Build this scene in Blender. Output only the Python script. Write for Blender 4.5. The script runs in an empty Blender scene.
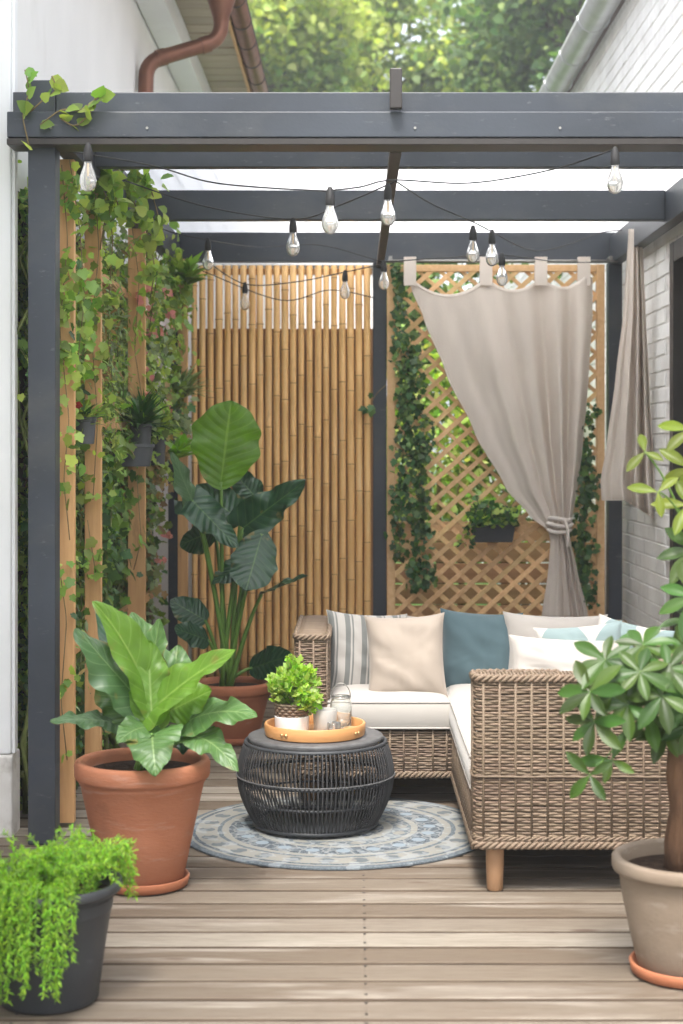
import bpy, math, random
import numpy as np
from mathutils import Vector, Matrix, Euler, noise
random.seed(11); RNG = np.random.default_rng(11)
PI = math.pi; R = math.radians
S = bpy.context.scene
COL = S.collection
F = 1620.0; CX = 355.0; CY = 450.0; CH = 1.5
def P(px, py, d): return Vector(((px-CX)*d/F, d, CH+(CY-py)*d/F))

# ------------------------------------------------------------------ materials
MATS = {}
def mat(name, col, rough=.6, spec=.4, metal=0, var=.0, vscale=6, stretch=(1,1,1), bump=0, bscale=40, island=0,
        trans=0, tcol=None, col2=None, bstretch=None, coat=0, sheen=0):
    m = bpy.data.materials.new(name); m.use_nodes = True; MATS[name] = m
    nt = m.node_tree; N = nt.nodes; L = nt.links
    b = N['Principled BSDF']; out = N['Material Output']
    b.inputs['Roughness'].default_value = rough; b.inputs['Metallic'].default_value = metal
    b.inputs['Specular IOR Level'].default_value = spec
    if coat: b.inputs['Coat Weight'].default_value = coat
    if sheen: b.inputs['Sheen Weight'].default_value = sheen
    tc = N.new('ShaderNodeTexCoord')
    def noise_tex(scale, st, detail=5):
        mp = N.new('ShaderNodeMapping'); mp.inputs['Scale'].default_value = st
        L.new(tc.outputs['Object'], mp.inputs[0])
        n = N.new('ShaderNodeTexNoise'); n.inputs['Scale'].default_value = scale; n.inputs['Detail'].default_value = detail
        L.new(mp.outputs[0], n.inputs['Vector']); return n
    c = N.new('ShaderNodeRGB'); c.outputs[0].default_value = (*col, 1); cur = c.outputs[0]
    if var or col2:
        n = noise_tex(vscale, stretch)
        rp = N.new('ShaderNodeMapRange'); rp.inputs[1].default_value = .3; rp.inputs[2].default_value = .7
        L.new(n.outputs[0], rp.inputs[0])
        mx = N.new('ShaderNodeMix'); mx.data_type = 'RGBA'
        c2 = col2 if col2 else tuple(min(1, x*(1+var)) for x in col)
        c1 = col if col2 else tuple(x*(1-var) for x in col)
        mx.inputs[6].default_value = (*c1, 1); mx.inputs[7].default_value = (*c2, 1)
        L.new(rp.outputs[0], mx.inputs[0]); cur = mx.outputs[2]
    if island:
        g = N.new('ShaderNodeNewGeometry'); h = N.new('ShaderNodeHueSaturation')
        r1 = N.new('ShaderNodeMapRange'); r1.inputs[3].default_value = 1-island; r1.inputs[4].default_value = 1+island
        L.new(g.outputs['Random Per Island'], r1.inputs[0]); L.new(r1.outputs[0], h.inputs['Value'])
        r2 = N.new('ShaderNodeMath'); r2.operation = 'MULTIPLY_ADD'
        w = N.new('ShaderNodeMath'); w.operation = 'MULTIPLY'; w.inputs[1].default_value = 7.31
        fr = N.new('ShaderNodeMath'); fr.operation = 'FRACT'
        L.new(g.outputs['Random Per Island'], w.inputs[0]); L.new(w.outputs[0], fr.inputs[0])
        r2.inputs[1].default_value = .05*min(1, island*2); r2.inputs[2].default_value = .5-.025*min(1, island*2)
        L.new(fr.outputs[0], r2.inputs[0]); L.new(r2.outputs[0], h.inputs['Hue'])
        L.new(cur, h.inputs['Color']); cur = h.outputs[0]
    L.new(cur, b.inputs['Base Color'])
    if bump:
        n2 = noise_tex(bscale, bstretch or stretch, 6)
        bp = N.new('ShaderNodeBump'); bp.inputs['Strength'].default_value = bump; bp.inputs['Distance'].default_value = .01
        L.new(n2.outputs[0], bp.inputs['Height']); L.new(bp.outputs[0], b.inputs['Normal'])
    if trans:
        t = N.new('ShaderNodeBsdfTranslucent'); ms = N.new('ShaderNodeMixShader'); ms.inputs[0].default_value = trans
        if tcol: t.inputs[0].default_value = (*tcol, 1)
        else:
            g2 = N.new('ShaderNodeMix'); g2.data_type = 'RGBA'; g2.blend_type = 'MULTIPLY'; g2.inputs[0].default_value = 1
            g2.inputs[7].default_value = (1.9, 1.9, .7, 1); L.new(cur, g2.inputs[6]); L.new(g2.outputs[2], t.inputs[0])
        L.new(b.outputs[0], ms.inputs[1]); L.new(t.outputs[0], ms.inputs[2]); L.new(ms.outputs[0], out.inputs[0])
    m['c'] = 1
    return m
def leafmat(name, col, veincol, rough=.35, trans=.3, side=9.0, spec=.5, tcol=None):
    m = mat(name, col, rough=rough, spec=spec, var=.18, vscale=9, trans=trans, tcol=tcol, bump=.12, bscale=60)
    nt = m.node_tree; N = nt.nodes; L = nt.links
    b = N['Principled BSDF']
    src = b.inputs['Base Color'].links[0].from_socket
    uv = N.new('ShaderNodeUVMap'); sp = N.new('ShaderNodeSeparateXYZ'); L.new(uv.outputs[0], sp.inputs[0])
    def M(op, a, b_=None, c=None):
        n = N.new('ShaderNodeMath'); n.operation = op
        for i, v in enumerate((a, b_, c)):
            if v is None: continue
            if hasattr(v, 'links'): L.new(v, n.inputs[i])
            else: n.inputs[i].default_value = v
        return n.outputs[0]
    s = M('ABSOLUTE', M('MULTIPLY_ADD', sp.outputs[0], 2, -1))
    tcb = N.new('ShaderNodeTexCoord'); bn = N.new('ShaderNodeTexNoise'); bn.inputs['Scale'].default_value = 16; bn.inputs['Detail'].default_value = 6; L.new(tcb.outputs['Object'], bn.inputs[0])
    ed = M('ADD', bn.outputs[0], M('MULTIPLY', M('POWER', s, 6), .10))
    bm = N.new('ShaderNodeMapRange'); bm.inputs[1].default_value = .66; bm.inputs[2].default_value = .74; bm.inputs[4].default_value = .75; L.new(ed, bm.inputs[0])
    bx_ = N.new('ShaderNodeMix'); bx_.data_type = 'RGBA'; L.new(bm.outputs[0], bx_.inputs[0]); L.new(src, bx_.inputs[6]); bx_.inputs[7].default_value = (.20,.15,.04,1); src = bx_.outputs[2]
    mid = M('LESS_THAN', s, .035)
    ph = M('MULTIPLY', M('SUBTRACT', sp.outputs[1], M('MULTIPLY', s, .22)), side)
    tri = M('ABSOLUTE', M('SUBTRACT', M('FRACT', ph), .5))
    sv = M('MULTIPLY', M('LESS_THAN', tri, .05), .55)
    k = M('MAXIMUM', mid, sv)
    mx = N.new('ShaderNodeMix'); mx.data_type = 'RGBA'; L.new(k, mx.inputs[0]); L.new(src, mx.inputs[6])
    mx.inputs[7].default_value = (*veincol, 1); L.new(mx.outputs[2], b.inputs['Base Color'])
    bp2 = N.new('ShaderNodeBump'); bp2.inputs['Strength'].default_value = .22; bp2.inputs['Distance'].default_value = .010
    L.new(tri, bp2.inputs['Height']); 
    old = b.inputs['Normal'].links[0].from_node; L.new(bp2.outputs[0], old.inputs['Normal'])
    return m

mat('slate_paint', (.037,.044,.057), .45, .4, var=.22, vscale=2.5, stretch=(1,1,1), bump=.05, bscale=90)
mat('dark_joist', (.045,.036,.032), .5, var=.2, vscale=5)
mat('pine', (.68,.41,.19), .55, .3, col2=(.55,.31,.13), vscale=5, stretch=(7,7,.7), bump=.12, bscale=20, island=.08)
mat('pine_lattice', (.80,.54,.28), .55, .3, col2=(.70,.44,.205), vscale=9, stretch=(4,4,4), bump=.1, bscale=20, island=.16)
mat('bamboo', (.82,.53,.22), .38, .45, col2=(.70,.42,.155), vscale=3, stretch=(9,9,.9), bump=.08, bscale=12, island=.17)
mat('bamboo_shaded', (.36,.185,.07), .45, .4, col2=(.28,.14,.05), vscale=3, stretch=(9,9,.9), island=.12)  # darkened bamboo copy, puts the shade of the pole gaps into colour
mat('bamboo_node', (.26,.13,.055), .5)
mat('white_render', (.80,.79,.77), .85, .2, col2=(.74,.73,.71), vscale=1.6, bump=.15, bscale=45)
mat('white_trim', (.80,.81,.82), .45, .4, col2=(.74,.75,.75), vscale=2.5, bump=.03)
mat('white_brick', (.88,.875,.86), .75, .25, col2=(.76,.75,.73), vscale=4, bump=.35, bscale=55, island=.05)
mat('mortar', (.70,.68,.66), .9, .1, var=.15, vscale=20)
mat('soffit_wood', (.42,.35,.27), .6, .3, col2=(.32,.26,.19), vscale=4, stretch=(1,12,1), island=.14)
mat('copper', (.23,.105,.065), .42, .5, metal=.65, col2=(.16,.07,.045), vscale=7)
mat('zinc', (.50,.51,.52), .38, .5, metal=.5, var=.12, vscale=5)
mat('roof_tile', (.16,.12,.10), .8)
mat('door_paint', (.035,.030,.028), .4, .4, var=.1)
mat('glass_dark', (.03,.035,.04), .06, .6)
mat('polycarbonate', (.88,.89,.90), .35, .3, trans=.85, tcol=(.93,.94,.95))
mat('deck_edge_shade', (.075,.055,.040), .9, .1, var=.3, vscale=8, stretch=(.5,4,4))  # gap shade between boards, painted as a dark colour on sides and bevels
mat('terracotta', (.40,.155,.08), .75, .25, col2=(.33,.12,.06), vscale=3.5, bump=.15, bscale=50)
mat('terracotta_pale', (.37,.155,.088), .8, .2, col2=(.34,.130,.068), vscale=5, stretch=(1,1,3), bump=.2, bscale=45)
mat('stoneware', (.19,.145,.105), .6, .35, col2=(.25,.20,.155), vscale=3, stretch=(1,1,1.5), bump=.12, bscale=60)
mat('pot_grey', (.085,.09,.10), .55, .35, var=.15, vscale=9)
mat('dark_plastic', (.035,.038,.043), .5, .4, var=.15, vscale=5, bump=.05, bscale=80)
mat('grey_plastic', (.045,.048,.054), .55, .35, var=.15, vscale=9)
mat('soil', (.035,.022,.015), .95, .1, var=.5, vscale=40, bump=1, bscale=60)
mat('white_ceramic', (.70,.70,.71), .3, .5)
mat('concrete_cup', (.38,.37,.35), .6, .3, var=.1, vscale=15)
mat('rope_dark', (.036,.036,.038), .65, .3, island=.3)
mat('table_top', (.085,.085,.087), .5, .35, var=.2, vscale=30, bump=.1, bscale=150)
mat('tray_wood', (.58,.30,.12), .45, .4, col2=(.46,.22,.08), vscale=4, stretch=(1,1,9), bump=.06, bscale=20)
mat('brass', (.62,.42,.20), .3, .5, metal=.8)
mat('wicker', (.190,.138,.096), .6, .3, col2=(.135,.094,.064), vscale=9, island=.2)
mat('wicker_dark', (.085,.06,.045), .8, .2)
mat('wicker_trim', (.185,.136,.096), .6, .3, col2=(.15,.108,.075), vscale=14, island=.12)
mat('leg_wood', (.34,.20,.115), .5, .3, col2=(.33,.19,.10), vscale=5, stretch=(6,6,.8), bump=.06)
mat('cushion_white', (.40,.375,.345), .9, .15, var=.03, vscale=3, bump=.10, bscale=420, sheen=.2)
mat('cushion_piping', (.38,.355,.33), .9, .15)
mat('pillow_beige', (.33,.28,.235), .9, .15, var=.05, vscale=6, bump=.14, bscale=380, sheen=.2)
mat('pillow_blue', (.066,.105,.12), .9, .15, var=.08, vscale=5, bump=.14, bscale=380, sheen=.25)
mat('pillow_white', (.36,.335,.31), .9, .15, var=.03, vscale=5, bump=.12, bscale=380, sheen=.2)
mat('curtain', (.78,.70,.63), .9, .12, var=.05, vscale=3, stretch=(4,4,.6), bump=.30, bscale=260, bstretch=(1,1,.35), trans=.22, tcol=(.74,.66,.60))
mat('rope_tie', (.72,.65,.60), .9, .1, bump=.4, bscale=200)
mat('cable', (.02,.02,.021), .6)
mat('cable_pale', (.16,.15,.15), .6)
mat('vine', (.16,.27,.05), .5, .4, island=.5, trans=.36)
mat('vine_light', (.30,.40,.10), .5, .4, island=.42, trans=.42)
mat('vine_dark', (.055,.13,.035), .45, .4, island=.4, trans=.25)
mat('vine_dry', (.30,.21,.10), .8, .2, island=.4, trans=.3)
mat('vine_grey', (.22,.29,.15), .55, .35, island=.35, trans=.3)
mat('ivy', (.035,.098,.025), .4, .45, island=.45, trans=.22)
mat('ivy_light', (.11,.19,.05), .4, .45, island=.35, trans=.3)
mat('stem', (.16,.19,.06), .8, .2, var=.3, vscale=20)
mat('stem_brown', (.20,.15,.075), .85, .2, var=.3, vscale=20)
mat('flower_pink', (.62,.25,.21), .7, .2, island=.3, trans=.3, tcol=(.8,.4,.35))
mat('flower_white', (.8,.72,.70), .7, .2, island=.1, trans=.3, tcol=(.8,.75,.75))
mat('flower_red', (.45,.02,.02), .6)
mat('fern', (.20,.37,.03), .5, .3, island=.45, trans=.42)
mat('fern_stem', (.14,.26,.04), .6)
mat('cilantro', (.30,.42,.10), .5, .4, island=.3, trans=.4)
mat('leafy', (.065,.17,.035), .3, .5, island=.35, trans=.28)
mat('leafy_light', (.16,.32,.03), .35, .5, island=.3, trans=.45)
mat('spiky', (.035,.115,.022), .4, .45, island=.35, trans=.25)
mat('palmate', (.036,.078,.011), .40, .35, island=.5, trans=.2)
mat('palmate_young', (.125,.165,.018), .4, .35, island=.25, trans=.45)
mat('bark', (.17,.095,.055), .9, .15, col2=(.09,.05,.03), vscale=10, stretch=(3,3,.8), bump=.8, bscale=30)
mat('tree_bark', (.08,.06,.045), .9, .1)
mat('tree_leaf', (.16,.235,.075), .6, .3, island=.5, trans=.4)
mat('tree_leaf_light', (.38,.44,.15), .6, .3, island=.4, trans=.45)
mat('tree_leaf_dark', (.07,.13,.04), .6, .3, island=.5, trans=.35)
mat('hedge', (.20,.34,.05), .5, .4, island=.5, trans=.4)
mat('grass', (.07,.13,.03), .95, .1, var=.3, vscale=3)
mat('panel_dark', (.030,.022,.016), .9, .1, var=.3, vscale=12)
mat('fence_brown', (.52,.32,.16), .8, .2, col2=(.42,.25,.12), vscale=4, stretch=(1,1,6), island=.2)
mat('screw', (.30,.29,.27), .4, .5, metal=.6)
mat('stalk_green', (.12,.23,.04), .4, .45, var=.2, vscale=9)
mat('weathered_base', (.62,.60,.57), .9, .1, col2=(.74,.73,.70), vscale=9, bump=.4, bscale=30)
leafmat('banana_leaf_light', (.095,.215,.018), (.22,.36,.06), .42, .34, 9)
leafmat('banana_leaf', (.020,.066,.032), (.075,.15,.05), .3, .14, 9)
leafmat('alocasia_leaf', (.075,.160,.045), (.20,.30,.11), .40, .22, 8)
leafmat('alocasia_bright', (.115,.235,.025), (.24,.37,.08), .42, .36, 8)
leafmat('alocasia_blue', (.060,.125,.050), (.16,.24,.12), .38, .15, 8)

def overlay(mname, col, scale, stretch, lo, hi, amt, detail=6, rough=None):
    """dirt or wear patches with their own shape, laid over the base colour"""
    m = MATS[mname]; nt = m.node_tree; N = nt.nodes; L = nt.links; b = N['Principled BSDF']
    src = b.inputs['Base Color'].links[0].from_socket
    tc = N.new('ShaderNodeTexCoord'); mp = N.new('ShaderNodeMapping'); mp.inputs['Scale'].default_value = stretch; mp.inputs['Location'].default_value = (3.3, 1.7, 5.1)
    L.new(tc.outputs['Object'], mp.inputs[0]); n = N.new('ShaderNodeTexNoise'); n.inputs['Scale'].default_value = scale; n.inputs['Detail'].default_value = detail; n.inputs['Roughness'].default_value = .65
    L.new(mp.outputs[0], n.inputs[0]); r = N.new('ShaderNodeMapRange'); r.inputs[1].default_value = lo; r.inputs[2].default_value = hi; r.inputs[4].default_value = amt
    L.new(n.outputs[0], r.inputs[0]); x = N.new('ShaderNodeMix'); x.data_type = 'RGBA'; L.new(r.outputs[0], x.inputs[0]); L.new(src, x.inputs[6]); x.inputs[7].default_value = (*col, 1)
    L.new(x.outputs[2], b.inputs['Base Color'])
overlay('slate_paint', (.16,.17,.18), 16, (1,1,3.0), .63, .72, .45)
overlay('slate_paint', (.075,.078,.080), 3, (.6,.6,1), .50, .72, .55)
overlay('terracotta_pale', (.50,.40,.34), 5, (1,1,7), .57, .74, .30)
overlay('terracotta_pale', (.12,.07,.045), 4, (1,1,1), .60, .75, .45)
overlay('terracotta', (.42,.30,.24), 6, (1,1,2), .58, .72, .4)
overlay('stoneware', (.36,.32,.28), 7, (1,1,3), .56, .70, .5)
overlay('stoneware', (.09,.07,.05), 5, (1,1,1.5), .60, .74, .5)
overlay('bamboo', (.30,.17,.08), 9, (3,3,.5), .62, .74, .6)
overlay('bamboo', (.72,.62,.42), 4, (4,4,.6), .58, .74, .35)
overlay('white_render', (.55,.53,.49), 1.6, (1,1,.35), .56, .80, .5)
overlay('white_brick', (.42,.39,.35), 3.5, (1,1,1), .62, .78, .6)
overlay('white_trim', (.5,.48,.44), 3, (2,2,.4), .60, .80, .4)
overlay('weathered_base', (.33,.30,.26), 7, (1,1,1), .50, .66, .7)
overlay('dark_plastic', (.10,.10,.10), 9, (1,1,2), .58, .72, .4)
overlay('cushion_white', (.33,.30,.27), 5, (1,1,1), .56, .80, .25)
overlay('pine', (.24,.13,.06), 7, (2,2,.5), .60, .74, .5)

# glass
def glassmat(name, col, rough, tr):
    m = mat(name, col, rough, .5)
    b = m.node_tree.nodes['Principled BSDF']; b.inputs['Transmission Weight'].default_value = tr; b.inputs['IOR'].default_value = 1.3
glassmat('bulb_glass', (.95,.95,.94), .12, .8)
glassmat('jar_glass', (.93,.95,.93), .04, .92)

# deck: random tone per board, grain along X
m = mat('deck_wood', (.3,.25,.2), .68, .3); nt = m.node_tree; N = nt.nodes; L = nt.links; b = N['Principled BSDF']
g = N.new('ShaderNodeNewGeometry'); cr = N.new('ShaderNodeValToRGB'); e = cr.color_ramp.elements
e[0].position = 0; e[0].color = (.100,.073,.050,1); e[1].position = 1; e[1].color = (.29,.262,.218,1)
for p_, c_ in ((.2,(.19,.160,.125,1)), (.4,(.118,.090,.064,1)), (.6,(.245,.216,.178,1)), (.8,(.135,.106,.078,1))):
    x = e.new(p_); x.color = c_
L.new(g.outputs['Random Per Island'], cr.inputs[0])
tc = N.new('ShaderNodeTexCoord'); 
off = N.new('ShaderNodeVectorMath'); off.operation = 'MULTIPLY_ADD'; off.inputs[1].default_value = (1,1,1)
cmb = N.new('ShaderNodeCombineXYZ'); ml = N.new('ShaderNodeMath'); ml.operation = 'MULTIPLY'; ml.inputs[1].default_value = 37
L.new(g.outputs['Random Per Island'], ml.inputs[0]); L.new(ml.outputs[0], cmb.inputs[0]); L.new(ml.outputs[0], cmb.inputs[2])
L.new(tc.outputs['Object'], off.inputs[0]); L.new(cmb.outputs[0], off.inputs[2])
def nz(sc, st, det=6):
    mp = N.new('ShaderNodeMapping'); mp.inputs['Scale'].default_value = st; L.new(off.outputs[0], mp.inputs[0])
    n = N.new('ShaderNodeTexNoise'); n.inputs['Scale'].default_value = sc; n.inputs['Detail'].default_value = det; n.inputs['Distortion'].default_value = .6
    L.new(mp.outputs[0], n.inputs[0]); return n.outputs[0]
grain = nz(6, (.6, 14, 1)); blot = nz(2.6, (.5, 3.5, 1), 4); fine = nz(34, (.35, 9, 1))
def mixc(fac, a, bcol, lo=.3, hi=.7, amt=1, mode='MIX'):
    r = N.new('ShaderNodeMapRange'); r.inputs[1].default_value = lo; r.inputs[2].default_value = hi; r.inputs[4].default_value = amt
    L.new(fac, r.inputs[0]); x = N.new('ShaderNodeMix'); x.data_type = 'RGBA'; x.blend_type = mode
    L.new(r.outputs[0], x.inputs[0]); L.new(a, x.inputs[6]); x.inputs[7].default_value = (*bcol, 1); return x.outputs[2]
c1 = mixc(blot, cr.outputs[0], (.37,.335,.29), .53, .68, .55)
c2 = mixc(grain, c1, (.10,.062,.040), .5, .8, .55)
c3 = mixc(fine, c2, (.06,.04,.028), .50, .70, .55)
vo = N.new('ShaderNodeTexVoronoi'); vo.inputs['Scale'].default_value = 1
mpk = N.new('ShaderNodeMapping'); mpk.inputs['Scale'].default_value = (1.6, 6.5, 1); L.new(off.outputs[0], mpk.inputs[0]); L.new(mpk.outputs[0], vo.inputs[0])
kn = N.new('ShaderNodeMapRange'); kn.inputs[1].default_value = .05; kn.inputs[2].default_value = .10; kn.inputs[3].default_value = .75; kn.inputs[4].default_value = 0
L.new(vo.outputs['Distance'], kn.inputs[0]); xk = N.new('ShaderNodeMix'); xk.data_type = 'RGBA'; L.new(kn.outputs[0], xk.inputs[0]); L.new(c3, xk.inputs[6]); xk.inputs[7].default_value = (.07,.04,.028,1)
L.new(xk.outputs[2], b.inputs['Base Color'])
bp = N.new('ShaderNodeBump'); bp.inputs['Strength'].default_value = .35; bp.inputs['Distance'].default_value = .006; L.new(grain, bp.inputs['Height']); L.new(bp.outputs[0], b.inputs['Normal'])

# rug: concentric bands
m = mat('rug', (.3,.3,.3), .95, .1); nt = m.node_tree; N = nt.nodes; L = nt.links; b = N['Principled BSDF']
tc = N.new('ShaderNodeTexCoord'); sx = N.new('ShaderNodeSeparateXYZ'); L.new(tc.outputs['Object'], sx.inputs[0])
def M_(op, a, b_=None, c=None):
    n = N.new('ShaderNodeMath'); n.operation = op
    for i, v in enumerate((a, b_, c)):
        if v is None: continue
        if hasattr(v, 'links'): L.new(v, n.inputs[i])
        else: n.inputs[i].default_value = v
    return n.outputs[0]
rad = M_('DIVIDE', M_('SQRT', M_('ADD', M_('MULTIPLY', sx.outputs[0], sx.outputs[0]), M_('MULTIPLY', sx.outputs[1], sx.outputs[1]))), .61)
ang = M_('ARCTAN2', sx.outputs[1], sx.outputs[0])
nn = N.new('ShaderNodeTexNoise'); nn.inputs['Scale'].default_value = 13; nn.inputs['Detail'].default_value = 3; L.new(tc.outputs['Object'], nn.inputs[0])
rw = M_('ADD', rad, M_('MULTIPLY', M_('SUBTRACT', nn.outputs[0], .5), .035))
cr = N.new('ShaderNodeValToRGB'); cr.color_ramp.interpolation = 'CONSTANT'; e = cr.color_ramp.elements
BL = (.028,.042,.062,1); CRM = (.225,.215,.185,1); MB_ = (.062,.080,.098,1)
seq = [(0,MB_),(.14,CRM),(.19,BL),(.30,CRM),(.36,MB_),(.48,CRM),(.52,BL),(.69,CRM),(.735,MB_),(.765,CRM),(.905,BL),(.93,CRM),(.955,MB_)]
e[0].position = 0; e[0].color = seq[0][1]; e[1].position = seq[1][0]; e[1].color = seq[1][1]
for p_, c_ in seq[2:]: x = e.new(p_); x.color = c_
L.new(rw, cr.inputs[0])
# motifs in the cream band
def motif(freq, r0, rw_, thr, ph=0, rf=1.0):
    a = M_('SINE', M_('MULTIPLY_ADD', ang, freq, ph)); d = M_('DIVIDE', M_('SUBTRACT', rw, r0), rw_)
    v = M_('SUBTRACT', a, M_('MULTIPLY', M_('MULTIPLY', d, d), rf)); return M_('GREATER_THAN', v, thr)
k1 = motif(26, .835, .05, -.15); k1b = motif(52, .835, .03, .35, 1); k2 = motif(20, .60, .045, .1); k3 = motif(14, .42, .03, -.2); k4 = motif(16, .245, .03, .0)
n3 = N.new('ShaderNodeTexNoise'); n3.inputs['Scale'].default_value = 60; n3.inputs['Detail'].default_value = 4; L.new(tc.outputs['Object'], n3.inputs[0])
def mk(f, a, c, amt=1):
    x = N.new('ShaderNodeMix'); x.data_type = 'RGBA'; L.new(M_('MULTIPLY', f, amt), x.inputs[0]); L.new(a, x.inputs[6]); x.inputs[7].default_value = c; return x.outputs[2]
vr = N.new('ShaderNodeTexVoronoi'); vr.feature = 'DISTANCE_TO_EDGE'; vr.inputs['Scale'].default_value = 22; L.new(tc.outputs['Object'], vr.inputs[0])
wv = N.new('ShaderNodeTexNoise'); wv.inputs['Scale'].default_value = 30; wv.inputs['Detail'].default_value = 2; wv.inputs['Distortion'].default_value = 2.5; L.new(tc.outputs['Object'], wv.inputs[0])
orn = M_('LESS_THAN', vr.outputs['Distance'], .07); orn2 = M_('LESS_THAN', M_('ABSOLUTE', M_('SUBTRACT', wv.outputs[0], .5)), .035)
cb0 = mk(M_('MULTIPLY', orn, M_('LESS_THAN', rad, .70)), cr.outputs[0], (.28,.285,.27,1), .6); cb1 = mk(orn2, cb0, (.17,.20,.22,1), .55)
c = mk(k1, cb1, MB_, .85); c = mk(k1b, c, CRM, .7); c = mk(k2, c, (.2,.25,.29,1), .9); c = mk(k3, c, CRM, .8); c = mk(k4, c, CRM, .7)
c = mk(M_('GREATER_THAN', nn.outputs[0], .56), c, (.3,.33,.35,1), .4)
c = mk(n3.outputs[0], c, (.20,.205,.20,1), .35)
L.new(c, b.inputs['Base Color'])
bp = N.new('ShaderNodeBump'); bp.inputs['Strength'].default_value = .4; bp.inputs['Distance'].default_value = .004; L.new(n3.outputs[0], bp.inputs['Height']); L.new(bp.outputs[0], b.inputs['Normal'])

# patterned pillow fabrics from UV
def uvmat(name, kind):
    m = mat(name, (.5,.48,.455), .9, .15, sheen=.2, bump=.12, bscale=380); nt = m.node_tree; N = nt.nodes; L = nt.links; b = N['Principled BSDF']
    uv = N.new('ShaderNodeUVMap'); sp = N.new('ShaderNodeSeparateXYZ'); L.new(uv.outputs[0], sp.inputs[0])
    def M(op, a, b_=None, c=None):
        n = N.new('ShaderNodeMath'); n.operation = op
        for i, v in enumerate((a, b_, c)):
            if v is None: continue
            if hasattr(v, 'links'): L.new(v, n.inputs[i])
            else: n.inputs[i].default_value = v
        return n.outputs[0]
    x = N.new('ShaderNodeMix'); x.data_type = 'RGBA'; x.inputs[6].default_value = (.38,.36,.335,1)
    if kind == 'stripe':
        f = M('FRACT', M('MULTIPLY_ADD', sp.outputs[0], 5.0, .1))
        k = M('MAXIMUM', M('LESS_THAN', M('ABSOLUTE', M('SUBTRACT', f, .3)), .16), M('LESS_THAN', M('ABSOLUTE', M('SUBTRACT', f, .62)), .05))
        k = M('MULTIPLY', k, .88)
        x.inputs[7].default_value = (.135,.145,.14,1)
    else:
        u = M('FRACT', M('MULTIPLY', sp.outputs[0], 1.5)); v = M('FRACT', M('MULTIPLY', sp.outputs[1], 1.5))
        k = M('LESS_THAN', M('ABSOLUTE', M('SUBTRACT', u, .5)), M('MULTIPLY', M('SUBTRACT', 1, v), .5))
        x.inputs[7].default_value = (.17,.225,.23,1)
    L.new(k, x.inputs[0]); L.new(x.outputs[2], b.inputs['Base Color'])
uvmat('pillow_stripe', 'stripe'); uvmat('pillow_triangle', 'tri')

# ------------------------------------------------------------------ mesh helpers
class MB:
    def __init__(s): s.v = []; s.f = []; s.uv = {}; s.mi = []
    def add(s, vs, fs, uvs=None, mi=0):
        o = len(s.v); s.v += [tuple(v) for v in vs]
        for i, f in enumerate(fs):
            if uvs: s.uv[len(s.f)] = [uvs[j] for j in f]
            s.f.append(tuple(j+o for j in f)); s.mi.append(mi)
        return s
    def box(s, x0, x1, y0, y1, z0, z1, M=None, mi=0):
        vs = [Vector((x, y, z)) for x in (x0, x1) for y in (y0, y1) for z in (z0, z1)]
        if M: vs = [M @ v for v in vs]
        return s.add(vs, [(0,1,3,2),(4,6,7,5),(0,4,5,1),(2,3,7,6),(0,2,6,4),(1,5,7,3)], mi=mi)
    def tube(s, pts, rad, n=8, cap=True, mi=0, closed=False):
        pts = [Vector(p) for p in pts]; k = len(pts)
        rads = rad if isinstance(rad, (list, tuple)) else [rad]*k
        vs = []; up = None
        for i, p in enumerate(pts):
            if closed: t = pts[(i+1) % k]-pts[i-1]
            else: t = pts[min(i+1, k-1)]-pts[max(i-1, 0)]
            if t.length < 1e-9: t = Vector((0,0,1))
            t.normalize()
            if up is None: up = t.orthogonal().normalized()
            up = (up-t*up.dot(t)); up = up.normalized() if up.length > 1e-6 else t.orthogonal().normalized()
            w = t.cross(up)
            for j in range(n):
                a = 2*PI*j/n; vs.append(p+(up*math.cos(a)+w*math.sin(a))*rads[i])
        fs = []
        for i in range(k if closed else k-1):
            i2 = (i+1) % k
            for j in range(n): fs.append((i*n+j, i*n+(j+1) % n, i2*n+(j+1) % n, i2*n+j))
        if cap and not closed: fs.append(tuple(range(n-1, -1, -1))); fs.append(tuple((k-1)*n+j for j in range(n)))
        return s.add(vs, fs, mi=mi)
    def lathe(s, prof, c, n=48, mi=0, cap=False):
        c = Vector(c); vs = []; k = len(prof)
        for (r, z) in prof:
            for j in range(n):
                a = 2*PI*j/n; vs.append(c+Vector((r*math.cos(a), r*math.sin(a), z)))
        fs = [(i*n+j, i*n+(j+1) % n, (i+1)*n+(j+1) % n, (i+1)*n+j) for i in range(k-1) for j in range(n)]
        if cap: fs.append(tuple(range(n-1, -1, -1))); fs.append(tuple((k-1)*n+j for j in range(n)))
        return s.add(vs, fs, mi=mi)
    def grid(s, fn, nu, nv, mi=0, loopu=False):
        vs = []; uvs = []
        for j in range(nv+1):
            for i in range(nu+1):
                vs.append(fn(i/nu, j/nv)); uvs.append((i/nu, j/nv))
        fs = [(j*(nu+1)+i, j*(nu+1)+i+1, (j+1)*(nu+1)+i+1, (j+1)*(nu+1)+i) for j in range(nv) for i in range(nu)]
        return s.add(vs, fs, uvs, mi)
def link(name, mesh, mats, parent=None, smooth=False):
    o = bpy.data.objects.new(name, mesh); COL.objects.link(o)
    for q in (mats if isinstance(mats, (list, tuple)) else [mats]): mesh.materials.append(MATS[q])
    if smooth: mesh.polygons.foreach_set('use_smooth', [True]*len(mesh.polygons))
    if parent: o.parent = parent
    return o
def root_loc(o):
    v = Vector((0,0,0))
    while o: v += o.location; o = o.parent
    return v
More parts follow.
